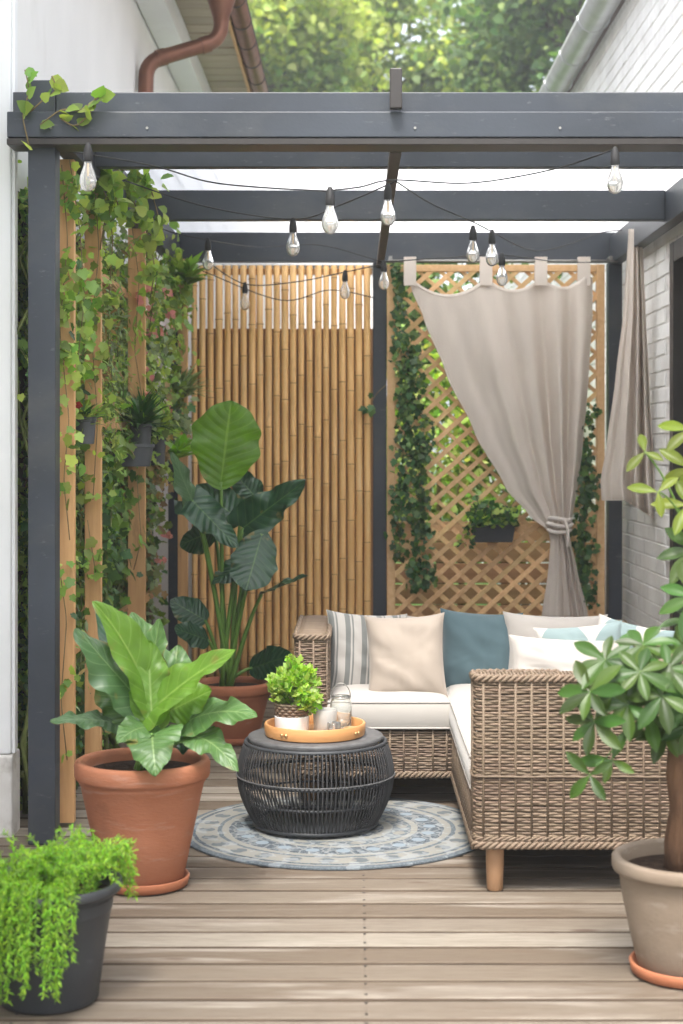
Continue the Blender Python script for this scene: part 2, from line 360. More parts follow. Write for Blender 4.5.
def build(mb, name, mats, parent=None, smooth=False, bevel=0, segs=2, loc=None, solid=0, sub=0, auto=None):
    org = root_loc(parent) if parent else (Vector(loc) if loc is not None else Vector((0,0,0)))
    me = bpy.data.meshes.new(name)
    me.from_pydata([(v[0]-org[0], v[1]-org[1], v[2]-org[2]) for v in mb.v], [], mb.f)
    if mb.uv:
        ul = me.uv_layers.new(name='UVMap')
        for p in me.polygons:
            u = mb.uv.get(p.index)
            if u:
                for k, li in enumerate(p.loop_indices): ul.data[li].uv = u[k]
    o = link(name, me, mats, parent, smooth)
    if any(mb.mi): me.polygons.foreach_set('material_index', mb.mi)
    if auto: me.set_sharp_from_angle(angle=R(auto))
    if not parent: o.location = org
    if sub: q = o.modifiers.new('s', 'SUBSURF'); q.levels = q.render_levels = sub
    if solid: q = o.modifiers.new('t', 'SOLIDIFY'); q.thickness = solid; q.offset = 0
    if bevel:
        q = o.modifiers.new('b', 'BEVEL'); q.width = bevel; q.segments = segs; q.limit_method = 'ANGLE'; q.angle_limit = R(40)
    return o
def tag(o, label=None, cat=None, group=None, kind=None):
    if label: o['label'] = label
    if cat: o['category'] = cat
    if group: o['group'] = group
    if kind: o['kind'] = kind
    return o
def thing(name, loc, label, cat, group=None, kind=None):
    o = bpy.data.objects.new(name, None); COL.objects.link(o); o.location = Vector(loc); o.empty_display_size = .1
    return tag(o, label, cat, group, kind)
def box(name, m, x0, x1, y0, y1, z0, z1, parent=None, bevel=.004, **k):
    return build(MB().box(x0, x1, y0, y1, z0, z1), name, m, parent, bevel=bevel, **k)

# leaf templates: list of (along, across), folded; arrays for the leaf cloud
def template(kind):
    if kind == 'heart':
        v = [(0,0,0),(.12,.34,.05),(.45,.42,.07),(.78,.22,.03),(1,0,-.06),(.78,-.22,.03),(.45,-.42,.07),(.12,-.34,.05),(.45,0,0)]
        f = [(0,8,2,1),(8,4,3,2),(0,7,6,8),(8,6,5,4)]
    elif kind == 'lobed':
        h = [(-.08,.20,.03),(.06,.38,.05),(.24,.34,.03),(.42,.50,.06),(.55,.42,.03),(.58,.30,.02),(.80,.20,-.02)]
        v = [(0,0,0)]+h+[(1,0,-.10)]+[(a,-b,c) for a,b,c in reversed(h)]+[(.45,0,-.01)]
        f = [(0,16,3,2,1),(16,6,5,4,3),(16,8,7,6),(0,15,14,13,16),(16,13,12,11,10),(16,10,9,8)]
    elif kind == 'lance':
        v = [(0,0,0),(.3,.13,.03),(.65,.11,.02),(1,0,-.1),(.65,-.11,.02),(.3,-.13,.03),(.3,0,0),(.65,0,0)]
        f = [(0,6,1),(6,7,2,1),(7,3,2),(0,5,6),(6,5,4,7),(7,4,3)]
    elif kind == 'blade':
        v = [(0,.035,0),(0,-.035,0),(.35,-.05,.05),(.35,.05,.05),(.7,-.035,0),(.7,.035,0),(1,0,-.14)]
        f = [(0,1,2,3),(3,2,4,5),(5,4,6)]
    elif kind == 'leaflet':
        v = [(0,0,0),(.25,.12,.02),(.6,.19,.03),(.85,.12,.01),(1,0,-.05),(.85,-.12,.01),(.6,-.19,.03),(.25,-.12,.02),(.25,0,-.01),(.6,0,-.02)]
        f = [(0,8,1),(8,9,2,1),(9,4,3,2),(0,7,8),(8,7,6,9),(9,6,5,4)]
    elif kind == 'tri':
        v = [(0,0,0),(.5,.3,.05),(1,0,0),(.5,-.3,.05)]; f = [(0,2,1),(0,3,2)]
    return np.array(v), f
TPL = {k: template(k) for k in ('heart','lobed','lance','blade','leaflet','tri')}
def cloud(name, mats, parent, pos, axis, nrm, size, kind, rand=.5, mi=None, loc=None):
    tv, tf = TPL[kind]; pos = np.asarray(pos, float); n = len(pos)
    axis = np.asarray(axis, float)+RNG.normal(0, rand, (n, 3)); nrm = np.asarray(nrm, float)+RNG.normal(0, rand, (n, 3))
    axis /= np.linalg.norm(axis, axis=1)[:, None]+1e-9
    nrm = nrm-(nrm*axis).sum(1)[:, None]*axis; nrm /= np.linalg.norm(nrm, axis=1)[:, None]+1e-9
    side = np.cross(nrm, axis); size = np.broadcast_to(np.asarray(size, float), (n,))
    V = pos[:, None]+(tv[None,:,0:1]*axis[:, None]+tv[None,:,1:2]*side[:, None]+tv[None,:,2:3]*nrm[:, None])*size[:, None, None]
    org = np.array(root_loc(parent) if parent else (loc or (0,0,0)))
    V = (V-org).reshape(-1, 3); k = len(tv)
    lt = np.array([len(f) for f in tf]); li = np.concatenate([np.array(f) for f in tf])
    loops = (li[None]+np.arange(n)[:, None]*k).ravel(); tot = np.tile(lt, n)
    me = bpy.data.meshes.new(name); me.vertices.add(len(V)); me.vertices.foreach_set('co', V.ravel())
    me.loops.add(len(loops)); me.loops.foreach_set('vertex_index', loops.astype(np.int32))
    me.polygons.add(len(tot)); st = np.concatenate([[0], np.cumsum(tot)[:-1]])
    me.polygons.foreach_set('loop_start', st.astype(np.int32)); me.polygons.foreach_set('loop_total', tot.astype(np.int32))
    me.update(calc_edges=True); me.validate()
    o = link(name, me, mats, parent)
    if isinstance(mats, (list, tuple)) and len(mats) > 1:
        pick = RNG.integers(0, len(mats), n) if mi is None else np.asarray(mi)
        me.polygons.foreach_set('material_index', np.repeat(pick, len(tf)).astype(np.int32))
    if not parent: o.location = Vector(org)
    return o
def curve_pts(a, b, c=None, n=12):
    a = Vector(a); b = Vector(b); c = Vector(c) if c is not None else (a+b)/2
    return [a*(1-t)**2+c*2*t*(1-t)+b*t*t for t in [i/n for i in range(n+1)]]
def bigleaf(base, tip, width, nrm, prof='oval', fold=.25, droop=.0, wave=.03, seed=0, curl=0, mid=(0,0,0), rib=.0035, nrib=9):
    base = Vector(base); tip = Vector(tip); A = tip-base; Ln = A.length; A.normalize()
    Nn = Vector(nrm); Nn = (Nn-A*Nn.dot(A)).normalized(); Sd = A.cross(Nn)
    rnd = random.Random(seed); ph = rnd.random()*6
    def w(t):
        if prof == 'oval': return max(0, math.sin(PI*t**.72))**.62
        if prof == 'arrow': return max(0, (1-t))**.62*min(1, .62+t*3.2)*1.05
        if prof == 'paddle': return (max(0, 1-abs(2*t-1)**2.1))**.6*(.88+.20*t)
        return max(0, math.sin(PI*t**.9))**.8
    mb = MB()
    def fn(u, v):
        s = u*2-1; t = v; ww = w(t)*width/2
        ext = 0
        if prof == 'arrow': ext = -.16*Ln*abs(s)**1.5*(1-t)**3
        if prof == 'oval': ext = -.06*Ln*abs(s)**1.5*(1-t)**4
        if prof == 'paddle': ext = -.10*Ln*abs(s)**1.4*(1-t)**5+.05*Ln*(abs(s)**1.2*(2-2*abs(s)))*t**5
        p = base+A*(t*Ln+ext)
        ragged = 1+(.05*math.sin(t*22+ph*3+s*3) if prof == 'paddle' else .018*math.sin(t*31+ph+s*2))+.028*math.sin(t*11+ph*2+(2.1 if s > 0 else 0))
        p = p+Sd*(s*ww*ragged)
        p += Nn*(fold*abs(s)*ww*(1-.6*abs(s)) - curl*abs(s)**2*ww)
        p += Nn*wave*(math.sin(t*16+ph+(1.7 if s > 0 else 0))*s*s+.3*math.sin(t*29+ph)*s*s)*(.4+.6*math.sin(PI*min(1,t+.05)))
        q_ = (t-.22*abs(s))*nrib; q_ = abs((q_ % 1)-.5)*2
        p += Nn*rib*(q_**1.5)*min(1, abs(s)*4)*min(1, ww*30)
        bow = 4*t*(1-t)
        p += Vector(mid)*bow
        p.z -= droop*t*t
        return p
    return mb.grid(fn, 20, 60)
def clampn(x, a, b): return max(a, min(b, x))

# ------------------------------------------------------------------ world, sun, camera
W = bpy.data.worlds.new('World'); S.world = W; W.use_nodes = True
nt = W.node_tree; bg = nt.nodes['Background']; sky = nt.nodes.new('ShaderNodeTexSky'); sky.sky_type = 'NISHITA'; sky.sun_disc = False
SUN_EL, SUN_AZ = R(62), R(195)      # azimuth clockwise from +Y
sky.sun_elevation = SUN_EL; sky.sun_rotation = SUN_AZ; sky.air_density = 1.0; sky.dust_density = 4.0; sky.ozone_density = 1.0
hs = nt.nodes.new('ShaderNodeHueSaturation'); hs.inputs['Saturation'].default_value = .38
nt.links.new(sky.outputs[0], hs.inputs['Color']); nt.links.new(hs.outputs[0], bg.inputs[0]); bg.inputs[1].default_value = .15
sl = bpy.data.lights.new('sun', 'SUN'); sl.energy = 1.25; sl.angle = R(13); sl.color = (1, .95, .88)
so = bpy.data.objects.new('sun', sl); COL.objects.link(so)
dirv = Vector((math.sin(SUN_AZ)*math.cos(SUN_EL), math.cos(SUN_AZ)*math.cos(SUN_EL), math.sin(SUN_EL)))
so.rotation_euler = dirv.to_track_quat('Z', 'Y').to_euler(); so.location = (0, 0, 12)
cd = bpy.data.cameras.new('camera'); cam = bpy.data.objects.new('camera', cd); COL.objects.link(cam); S.camera = cam
cam.location = (0, 0, CH); cam.rotation_euler = (R(90), 0, 0)
cd.sensor_fit = 'HORIZONTAL'; cd.sensor_width = 24; cd.lens = F*24/683
cd.shift_x = -(CX-341.5)/683; cd.shift_y = -(512-CY)/683
cd.clip_start = .05; cd.clip_end = 900
cd.dof.use_dof = True; cd.dof.focus_distance = 6.7; cd.dof.aperture_fstop = 2.9
S.view_settings.view_transform = 'Standard'; S.view_settings.look = 'None'; S.view_settings.gamma = 1
S.view_settings.exposure = 2.05
S.cycles.use_denoising = True; S.cycles.max_bounces = 10; S.cycles.transparent_max_bounces = 12
S.cycles.diffuse_bounces = 6; S.cycles.transmission_bounces = 8; S.cycles.sample_clamp_indirect = 8

# ------------------------------------------------------------------ ground, deck
gm = MB(); gm.add([(-400,-400,-.12),(400,-400,-.12),(400,400,-.12),(-400,400,-.12)], [(0,1,2,3)])
tag(build(gm, 'ground', 'grass'), kind='structure')
dk = MB(); y = 1.0; k = 0
while y < 10.55:
    w = .143; x0 = -1.47; x1 = 1.70
    dz = random.uniform(-.0015, .0015)
    bv = .010
    y0, y1 = y, y+w
    prof = [(y0, -.030), (y0, -bv*.7+dz), (y0+bv*.3, -bv*.22+dz), (y0+bv, dz), (y1-bv, dz), (y1-bv*.3, -bv*.22+dz), (y1, -bv*.7+dz), (y1, -.030)]
    vs = [(x, a, b_) for x in (x0, x1) for a, b_ in prof]; n = len(prof)
    dk.add(vs, [(i, i+n, i+n+1, i+1) for i in range(n-1)]+[tuple(range(n)), tuple(range(2*n-1, n-1, -1))])
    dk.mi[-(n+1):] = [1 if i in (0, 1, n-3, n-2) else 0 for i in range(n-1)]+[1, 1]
    y += .156; k += 1
deck = tag(build(dk, 'deck', ['deck_wood', 'deck_edge_shade']), kind='structure')
sc_ = MB(); y = 1.0
while y < 10.4:
    for x in (.03, -.9, 1.1):
        for dy in (.03, .118): sc_.lathe([(.0001,.0022),(.0040,.0022),(.0046,.0005)], (x, y+dy, 0), 8)
    y += .156
build(sc_, 'deck_screws', 'door_paint', deck)
js = MB()
for x in (-1.3, -.6, .03, .7, 1.4): js.box(x-.03, x+.03, 1.0, 10.5, -.115, -.030)
build(js, 'deck_joist', 'panel_dark', deck)

# ------------------------------------------------------------------ left house
HL = 4.65
house = thing('white_house', (-1.45, 8, -.12), 'white rendered house wall on the left with brown boarded eaves and copper downpipe', 'house')
box('wall', 'white_render', -4.5, -1.45, 1.5, 22, -.12, HL, house, bevel=0)
box('wall_corner_trim', 'white_trim', -1.47, -1.335, 6.28, 6.42, 0.32, HL-.02, house, bevel=.008)
box('wall_corner_trim', 'white_trim', -1.335, -1.322, 6.30, 6.34, 0.32, HL-.02, house, bevel=.003)
box('plinth', 'weathered_base', -1.47, -1.328, 6.27, 6.43, -.02, .318, house, bevel=.01)
box('fascia', 'white_trim', -1.44, -1.25, 1.5, 22, HL-.20, HL-.005, house, bevel=.004)
sf = MB(); y = 6.3
while y < 21.9: sf.box(-1.25, -.93, y, y+.205, HL-.025+random.uniform(-.004,.004), HL+.0); y += .225
build(sf, 'soffit', 'soffit_wood', house, bevel=.004)
box('soffit_edge', 'pine', -.93, -.905, 6.3, 22, HL-.05, HL+.03, house, bevel=.003)
rf = MB(); rf.add([(-.86,6.1,HL+.02),(-.86,22.2,HL+.02),(-4.6,22.2,HL+2.2),(-4.6,6.1,HL+2.2),(-.86,6.1,HL+.10),(-.86,22.2,HL+.10),(-4.6,22.2,HL+2.28),(-4.6,6.1,HL+2.28)],
       [(0,1,2,3),(7,6,5,4),(0,4,5,1),(1,5,6,2),(2,6,7,3),(3,7,4,0)])
build(rf, 'roof', 'roof_tile', house)
gt = MB()
def gutter(mb, xc, zc, r, y0, y1, n=12):
    pr = [(xc+r*math.cos(a), zc+r*math.sin(a)) for a in [PI+PI*i/n for i in range(n+1)]]
    vs = [(x, y, z) for y in (y0, y1) for x, z in pr]; m_ = n+1
    mb.add(vs, [(i, i+1, i+1+m_, i+m_) for i in range(n)])
gutter(gt, -.835, HL+.01, .068, 6.2, 22.1)
gobj = build(gt, 'gutter', 'copper', house, smooth=True, solid=.004)
for i in range(26):
    yy = 6.5+i*.6; gb = MB()
    gb.tube([(-.835+.073*math.cos(a), yy, HL+.01+.073*math.sin(a)) for a in [PI+PI*j/10 for j in range(11)]], .005, 6)
    build(gb, 'bracket', 'dark_joist', gobj, smooth=True)
build(MB().tube([(-.766, 6.2, HL+.012), (-.766, 22.1, HL+.012)], .008, 8), 'rolled_edge', 'dark_joist', gobj, smooth=True)
dp = MB()
def fillet(pts, r=.12, n=6):
    pts = [Vector(p) for p in pts]; out = [pts[0]]
    for i in range(1, len(pts)-1):
        a = (pts[i-1]-pts[i]).normalized(); b_ = (pts[i+1]-pts[i]).normalized()
        p0 = pts[i]+a*r; p1 = pts[i]+b_*r
        for j in range(n+1):
            t = j/n; out.append(p0*(1-t)**2+pts[i]*2*t*(1-t)+p1*t*t)
    return out+[pts[-1]]
a0 = P(222, 8, 10.9); a1 = P(217, 40, 10.9); a2 = P(142, 62, 10.75); a3 = P(139, 110, 10.7); a0.x = a1.x = -.90; a2.x = a3.x = -1.385
dpath = fillet([a0, a1, a2, a3, (a3.x, a3.y, 0.05)], .11)
dp.tube(dpath, .052, 16)
for q in (a1+(a2-a1)*.22, a1+(a2-a1)*.80):
    dd = (a2-a1).normalized(); dp.tube([q-dd*.03, q+dd*.03], .058, 16)
dp.lathe([(.050,-.14),(.056,-.10),(.095,.02),(.105,.10),(.108,.12),(.100,.12)], a0+Vector((0,0,.03)), 24)
dp.tube([a3+Vector((0,0,.10)), a3+Vector((0,0,.04))], .058, 16)
build(dp, 'downpipe', 'copper', house, smooth=True, auto=50)

# ------------------------------------------------------------------ right brick building
XR = 1.72
bk = thing('brick_building', (XR, 8, -.12), 'white painted brick building on the right with grey metal gutter', 'building')
box('wall', 'mortar', XR+.0065, XR+3, 1.5, 7.55, -.12, 4.37, bk, bevel=0)
box('wall', 'mortar', XR+.0065, XR+3, 8.80, 22, -.12, 4.37, bk, bevel=0)
box('wall', 'mortar', XR+.0065, XR+3, 7.55, 8.80, 2.62, 4.37, bk, bevel=0)
br = MB(); z = -.08; row = 0
while z < 4.30:
    y = 1.5+(.125 if row % 2 else 0)
    while y < 21.6:
        y0, y1, z0, z1 = y, y+.242, z, z+.080
        if not (z < 2.62 and y1 > 7.50 and y0 < 8.80):
            p = random.uniform(0, .003); c_ = .004
            vs = [(XR+.02, y0, z0), (XR+.02, y1, z0), (XR+.02, y1, z1), (XR+.02, y0, z1)]
            vs += [(XR+.004-p, y0, z0), (XR+.004-p, y1, z0), (XR+.004-p, y1, z1), (XR+.004-p, y0, z1)]
            j = [random.uniform(-.002, .002) for _ in range(4)]
            vs += [(XR-p, y0+c_, z0+c_+j[0]), (XR-p, y1-c_, z0+c_+j[1]), (XR-p, y1-c_, z1-c_+j[2]), (XR-p, y0+c_, z1-c_+j[3])]
            fs = []
            for q in (0, 4):
                for i in range(4): fs.append((q+i, q+(i+1) % 4, q+4+(i+1) % 4, q+4+i))
            fs.append((8, 9, 10, 11)); br.add(vs, fs)
        y += .25
    z += .088; row += 1
build(br, 'brickwork', 'white_brick', bk)
gt = MB(); gutter(gt, XR-.115, 4.42, .105, 2.9, 21.8); g2 = build(gt, 'gutter', 'zinc', bk, smooth=True, solid=.004)
for i in range(20):
    yy = 3.3+i*.95; gb = MB()
    gb.tube([(XR-.115+.110*math.cos(a), yy, 4.42+.110*math.sin(a)) for a in [PI+PI*j/10 for j in range(11)]], .006, 6)
    build(gb, 'bracket', 'zinc', g2, smooth=True)
rf = MB(); rf.add([(XR-.05,2.8,4.48),(XR-.05,22,4.48),(5,22,6.6),(5,2.8,6.6),(XR-.05,2.8,4.52),(XR-.05,22,4.52),(5,22,6.66),(5,2.8,6.66)],
       [(0,1,2,3),(7,6,5,4),(0,4,5,1),(1,5,6,2),(2,6,7,3),(3,7,4,0)])
build(rf, 'roof', 'roof_tile', bk)
dr = build(MB().box(XR+.10, XR+.14, 7.65, 8.70, 0, 2.50), 'door', 'door_paint', bk, bevel=.004)
fr = MB()
fr.box(XR-.012, XR+.13, 8.70, 8.80, -.0, 2.62); fr.box(XR-.012, XR+.13, 7.55, 7.65, 0, 2.62); fr.box(XR-.010, XR+.128, 7.65, 8.70, 2.51, 2.62)
build(fr, 'door_frame', 'door_paint', dr, bevel=.004)
pn = MB()
for y0, y1 in ((7.72, 8.12), (8.20, 8.62)):
    for z0, z1 in ((.15, .95), (1.05, 1.7), (1.76, 2.40)):
        for (a, b_, c, d) in ((y0, y1, z0, z0+.03), (y0, y1, z1-.03, z1), (y0, y0+.03, z0+.03, z1-.03), (y1-.03, y1, z0+.03, z1-.03)):
            pn.box(XR+.088, XR+.101, a, b_, c, d)
build(pn, 'door_moulding', 'door_paint', dr, bevel=.003)

# ------------------------------------------------------------------ back wall, fence, far plants
gw = thing('garden_wall', (-.6, 11.3, -.12), 'white rendered garden wall standing behind the bamboo screen', 'wall')
box('wall', 'white_render', -1.44, .16, 11.3, 11.5, -.12, 2.78, gw, bevel=.01)
box('coping', 'white_trim', -1.44, .18, 11.26, 11.54, 2.78, 2.83, gw, bevel=.01)
fc = thing('board_fence', (.9, 11.2, -.12), 'low brown horizontal board fence behind the lattice panel', 'fence')
fb = MB(); z = 0
while z < .88: fb.box(.165, 1.715, 11.2, 11.222, z, z+.135); z += .145
build(fb, 'board', 'fence_brown', fc, bevel=.003)
for x in (.22, 1.05, 1.67): box('post', 'fence_brown', x-.035, x+.035, 11.225, 11.29, -.12, .92, fc)

def blob_pts(c, rad, n, nclump=30, sig=.2, flat=1):
    c = np.array(c); rad = np.array(rad)
    d = RNG.normal(size=(nclump, 3)); d /= np.linalg.norm(d, axis=1)[:, None]
    r = RNG.uniform(.35, 1, nclump)**.5
    cl = c+d*r[:, None]*rad; k = RNG.integers(0, nclump, n)
    return cl[k]+RNG.normal(0, sig, (n, 3))*rad.mean()*RNG.uniform(.6, 1.3, nclump)[k][:, None], k
def bush(c, rad, n, m, label, size=.06, grp='garden shrubs behind the lattice', name='shrub'):
    r = thing(name, (c[0], c[1], -.12), label, 'shrub', grp)
    pts, _ = blob_pts(c, rad, n, 26, .22)
    cloud('foliage', m, r, pts, np.tile((0,-.4,.2), (n,1)), np.tile((0,-.5,.8), (n,1)), RNG.uniform(.6,1.3,n)*size, 'heart', .7)
    sb = MB()
    for i in range(7):
        sb.tube(curve_pts((c[0]+random.uniform(-.06,.06), c[1], -.12), (c[0]+random.uniform(-.8,.8)*rad[0], c[1]+random.uniform(-.5,.5)*rad[1], c[2]+rad[2]*random.uniform(-.2,.8)), n=6), [.018]*3+[.010]*4, 6)
    build(sb, 'stem', 'stem_brown', r, smooth=True)
bush((.60, 12.2, 1.40), (.55,.4,.9), 3800, ['hedge','tree_leaf_light'], 'bright green shrub showing through the middle of the lattice')
bush((1.25, 12.1, 1.35), (.38,.35,.9), 2600, ['hedge','tree_leaf'], 'green shrub beyond the lattice on its curtain side')
bush((.85, 13.0, 2.45), (1.0,.5,.85), 6500, ['tree_leaf','tree_leaf_dark'], 'tall dark shrub rising behind the brighter shrubs past the lattice', .07)

def tree(name, x, y, h, cr_, cz, n, mats, label, seed, trunk_r=.22, size=.15):
    r = thing(name, (x, y, -.12), label, 'tree', 'trees beyond the garden')
    pts, k = blob_pts((x, y, cz), cr_, n, 60, .13)
    nm = len(mats); cm = RNG.integers(0, nm, 60)[k]; 
    flip = RNG.random(n) < .3; cm = np.where(flip, RNG.integers(0, nm, n), cm)
    o = cloud('crown', mats, r, pts, np.tile((0,0,-.3), (n,1)), np.tile((0,-.5,.9), (n,1)), RNG.uniform(.6,1.3,n)*size, 'heart', .8, mi=cm)
    rnd = random.Random(seed); tb = MB()
    top = Vector((x+rnd.uniform(-.3,.3), y, cz-.2)); tb.tube(curve_pts((x, y, -.12), top, (x+rnd.uniform(-.3,.3), y, cz*.5), 8), [trunk_r*(1-.06*i) for i in range(9)], 10)
    for i in range(14):
        s = Vector((x, y, -.12)).lerp(top, rnd.uniform(.55, 1)); a = rnd.uniform(0, 2*PI)
        e_ = Vector((x+math.cos(a)*cr_[0]*.85, y+math.sin(a)*cr_[1]*.85, cz+rnd.uniform(-.3,.8)*cr_[2]))
        m_ = (s+e_)/2+Vector((0,0,.5)); pp = curve_pts(s, e_, m_, 8); tb.tube(pp, [trunk_r*.38*(1-.1*j) for j in range(9)], 6)
        for q in range(3):
            st = pp[3+q*2]; tb.tube([st, st+Vector((rnd.uniform(-.8,.8), rnd.uniform(-.8,.8), rnd.uniform(.1,.9)))], [.04,.015], 5)
    build(tb, 'trunk', 'tree_bark', r, smooth=True)
tree('broadleaf_tree', -2.6, 27, 12, (2.6,2.3,3.3), 8.6, 24000, ['tree_leaf_light','tree_leaf'], 'yellow green leafy tree above the copper gutter', 1)
tree('broadleaf_tree', 1.1, 31, 13, (2.9,2.4,3.4), 8.9, 27000, ['tree_leaf_light','tree_leaf','tree_leaf'], 'mid green tree in the centre of the gap between the roofs', 2)
tree('broadleaf_tree', 4.2, 26, 12, (2.6,2.3,3.0), 8.6, 14000, ['tree_leaf_dark','tree_leaf','tree_leaf_dark'], 'darker open tree with sky gaps beside the grey gutter', 3)
tree('broadleaf_tree', -6.4, 30, 12, (3,2.5,3.2), 8.4, 9000, ['tree_leaf','tree_leaf_dark'], 'tree hidden mostly behind the boarded eaves at far left', 4)
tree('broadleaf_tree', 8.4, 32, 12, (3,2.5,3.2), 8.6, 9000, ['tree_leaf','tree_leaf_dark'], 'tree beyond the brick building at far right', 5)

# ------------------------------------------------------------------ pergola
pg = thing('pergola', (.2, 8.2, 0), 'dark slate grey pergola with white translucent roof over the seating corner', 'pergola')
PX0, PX1, PY0, PY1 = -1.19, 1.64, 6.15, 10.2
SP = 'slate_paint'
for (x, y, zt) in ((-1.19, 6.20, 2.905), (1.66, 6.20, 2.905), (-1.13, 10.22, 2.68), (.155, 10.22, 2.68), (1.635, 10.22, 2.68)):
    hw = .052 if y < 7 else .043
    box('post', SP, x-hw, x+hw, y-.05, y+.05, 0, zt, pg, bevel=.004)
box('front_beam', SP, -1.308, 2.0, 6.085, 6.148, 2.675, 2.772, pg, bevel=.004)
box('front_beam', SP, -1.137, 1.605, 6.155, 6.215, 2.70, 2.860, pg, bevel=.004)
box('front_beam_lip', 'door_paint', -1.31, 2.0, 6.09, 6.24, 2.648, 2.673, pg, bevel=.003)
box('beam_stub', SP, -1.30, -1.244, 6.152, 6.30, 2.70, 2.86, pg, bevel=.004)
for x in (-1.135, 1.635): box('side_beam', SP, x-.035, x+.035, 6.255, 10.175, 2.665, 2.835, pg, bevel=.004)
box('cross_beam', SP, -1.098, 1.598, 6.84, 6.90, 2.695, 2.838, pg, bevel=.004)
box('cross_beam', SP, -1.098, 1.598, 8.34, 8.41, 2.685, 2.838, pg, bevel=.004)
box('cross_beam', SP, -1.17, 1.675, 10.177, 10.262, 2.683, 2.868, pg, bevel=.004)
box('joist', 'dark_joist', .135, .180, 6.245, 10.17, 2.645, 2.682, pg, bevel=.003)
box('joist_end', 'door_paint', .130, .176, 6.04, 6.083, 2.775, 2.925, pg, bevel=.004)
rp = MB()
rp.box(-1.22, 1.70, 6.27, 10.33, 2.872, 2.880)
for i in range(30):
    x = -1.20+i*.1
    rp.box(x, x+.006, 6.62, 10.33, 2.881, 2.888)
build(rp, 'roof_panel', 'polycarbonate', pg)
for px in (51, 147, 415, 560):
    p = P(px, 128, 6.085); build(MB().tube([(p.x, 6.086, p.z), (p.x, 6.081, p.z)], .005, 10), 'bolt', 'screw', pg)

# ------------------------------------------------------------------ bamboo screen
bs = thing('bamboo_screen', (-.45, 10.2, 0), 'tan bamboo pole screen standing against the white garden wall', 'screen')
def bam(x, y, r, z0, z1, seed):
    rnd = random.Random(seed); pts = []; rr = []; z = z0; nodes = []
    nx = z0+rnd.uniform(.1,.4)
    lx = rnd.uniform(-.0035,.0035)
    while nx < z1-.04: nodes.append(nx); nx += rnd.uniform(.28,.46)
    zs = [(z0, 0), (z1, 0)]
    for q in nodes: zs += [(q-.014,0), (q-.006,.0022), (q-.001,-.0015), (q+.004,.0018), (q+.014,0)]
    for a, d in sorted(zs):
        f_ = (a-z0)/(z1-z0); pts.append((x+lx*math.sin(f_*5), y, a)); rr.append(r*(1-.06*f_)+d)
    return pts, rr, nodes
x = -1.005; i = 0
while x < .115:
    r = random.uniform(.0195, .0248)
    pts, rr, nodes = bam(x, 10.145, r, .012, 2.655, i)
    mb = MB(); mb.tube(pts, rr, 14)
    for q in nodes: mb.lathe([(r+.0005,-.0018),(r+.0012,0),(r+.0005,.0018)], (x, 10.145, q), 14, mi=1)
    build(mb, 'bamboo_pole', ['bamboo', 'bamboo_node'], bs, smooth=True)
    x += .0515; i += 1
x = -1.005+.0257; 
while x < .11:
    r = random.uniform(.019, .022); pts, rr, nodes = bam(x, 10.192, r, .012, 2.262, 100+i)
    build(MB().tube(pts, rr, 10), 'backing_pole', 'bamboo_shaded', bs, smooth=True)
    x += .0515; i += 1
for z in (.35, 1.25, 2.10): box('rail', 'pine', -1.02, .108, 10.216, 10.24, z, z+.05, bs, bevel=.002)
box('rail', 'pine', -1.02, .108, 10.172, 10.185, 2.60, 2.64, bs, bevel=.002)

# ------------------------------------------------------------------ lattice panel
lt = thing('diamond_lattice', (.88, 10.18, 0), 'pine diamond lattice panel in a frame behind the tan curtain', 'lattice')
A = P(387, 263, 10.15); B = P(604, 263, 10.15); LX0, LX1, LZ1 = A.x, B.x, 2.66
fm = 'pine_lattice'
box('frame', fm, LX0, LX0+.05, 10.12, 10.175, .012, LZ1, lt, bevel=.003)
box('frame', fm, LX1-.05, LX1, 10.12, 10.175, .012, LZ1, lt, bevel=.003)
box('frame', fm, LX0+.051, LX1-.051, 10.122, 10.173, LZ1-.045, LZ1-.002, lt, bevel=.003)
box('frame', fm, LX0+.051, LX1-.051, 10.122, 10.173, .02, .07, lt, bevel=.003)
def slats(name, y0, y1, sgn, pitch, w, z0, z1, ang=R(42)):
    x0, x1 = LX0+.03, LX1-.03; mb = MB(); H = z1-z0; tn = math.tan(ang); px = pitch/math.sin(ang)
    c = x0-H/tn
    while c < x1+H/tn:
        # line x = c + (z-z0)/tn   (sgn +)
        za, zb = z0, z1
        def X(z): return c+(z-z0)/tn if sgn > 0 else c-(z-z0)/tn
        if sgn > 0: za = max(z0, z0+(x0-c)*tn); zb = min(z1, z0+(x1-c)*tn)
        else: za = max(z0, z0+(c-x1)*tn); zb = min(z1, z0+(c-x0)*tn)
        if zb-za > .03:
            d = Vector((X(zb)-X(za), 0, zb-za)).normalized(); n = Vector((d.z, 0, -d.x))*w/2
            a = Vector((X(za), 0, za)); b_ = Vector((X(zb), 0, zb))
            vs = []
            for yy in (y0, y1):
                for q in (a-n, a+n, b_+n, b_-n): vs.append((q.x, yy, q.z))
            mb.add(vs, [(0,1,2,3),(7,6,5,4),(0,4,5,1),(1,5,6,2),(2,6,7,3),(3,7,4,0)])
        c += px
    return build(mb, name, fm, lt, bevel=.0015)
slats('slats', 10.128, 10.140, 1, .090, .030, .03, LZ1-.02)
slats('slats', 10.1405, 10.152, -1, .090, .030, .03, 1.01)
slats('slats', 10.1405, 10.152, -1, .090, .024, 1.01, LZ1-.02)
box('shelf_rail', fm, LX0+.051, LX1-.051, 10.153, 10.171, .99, 1.03, lt, bevel=.002)

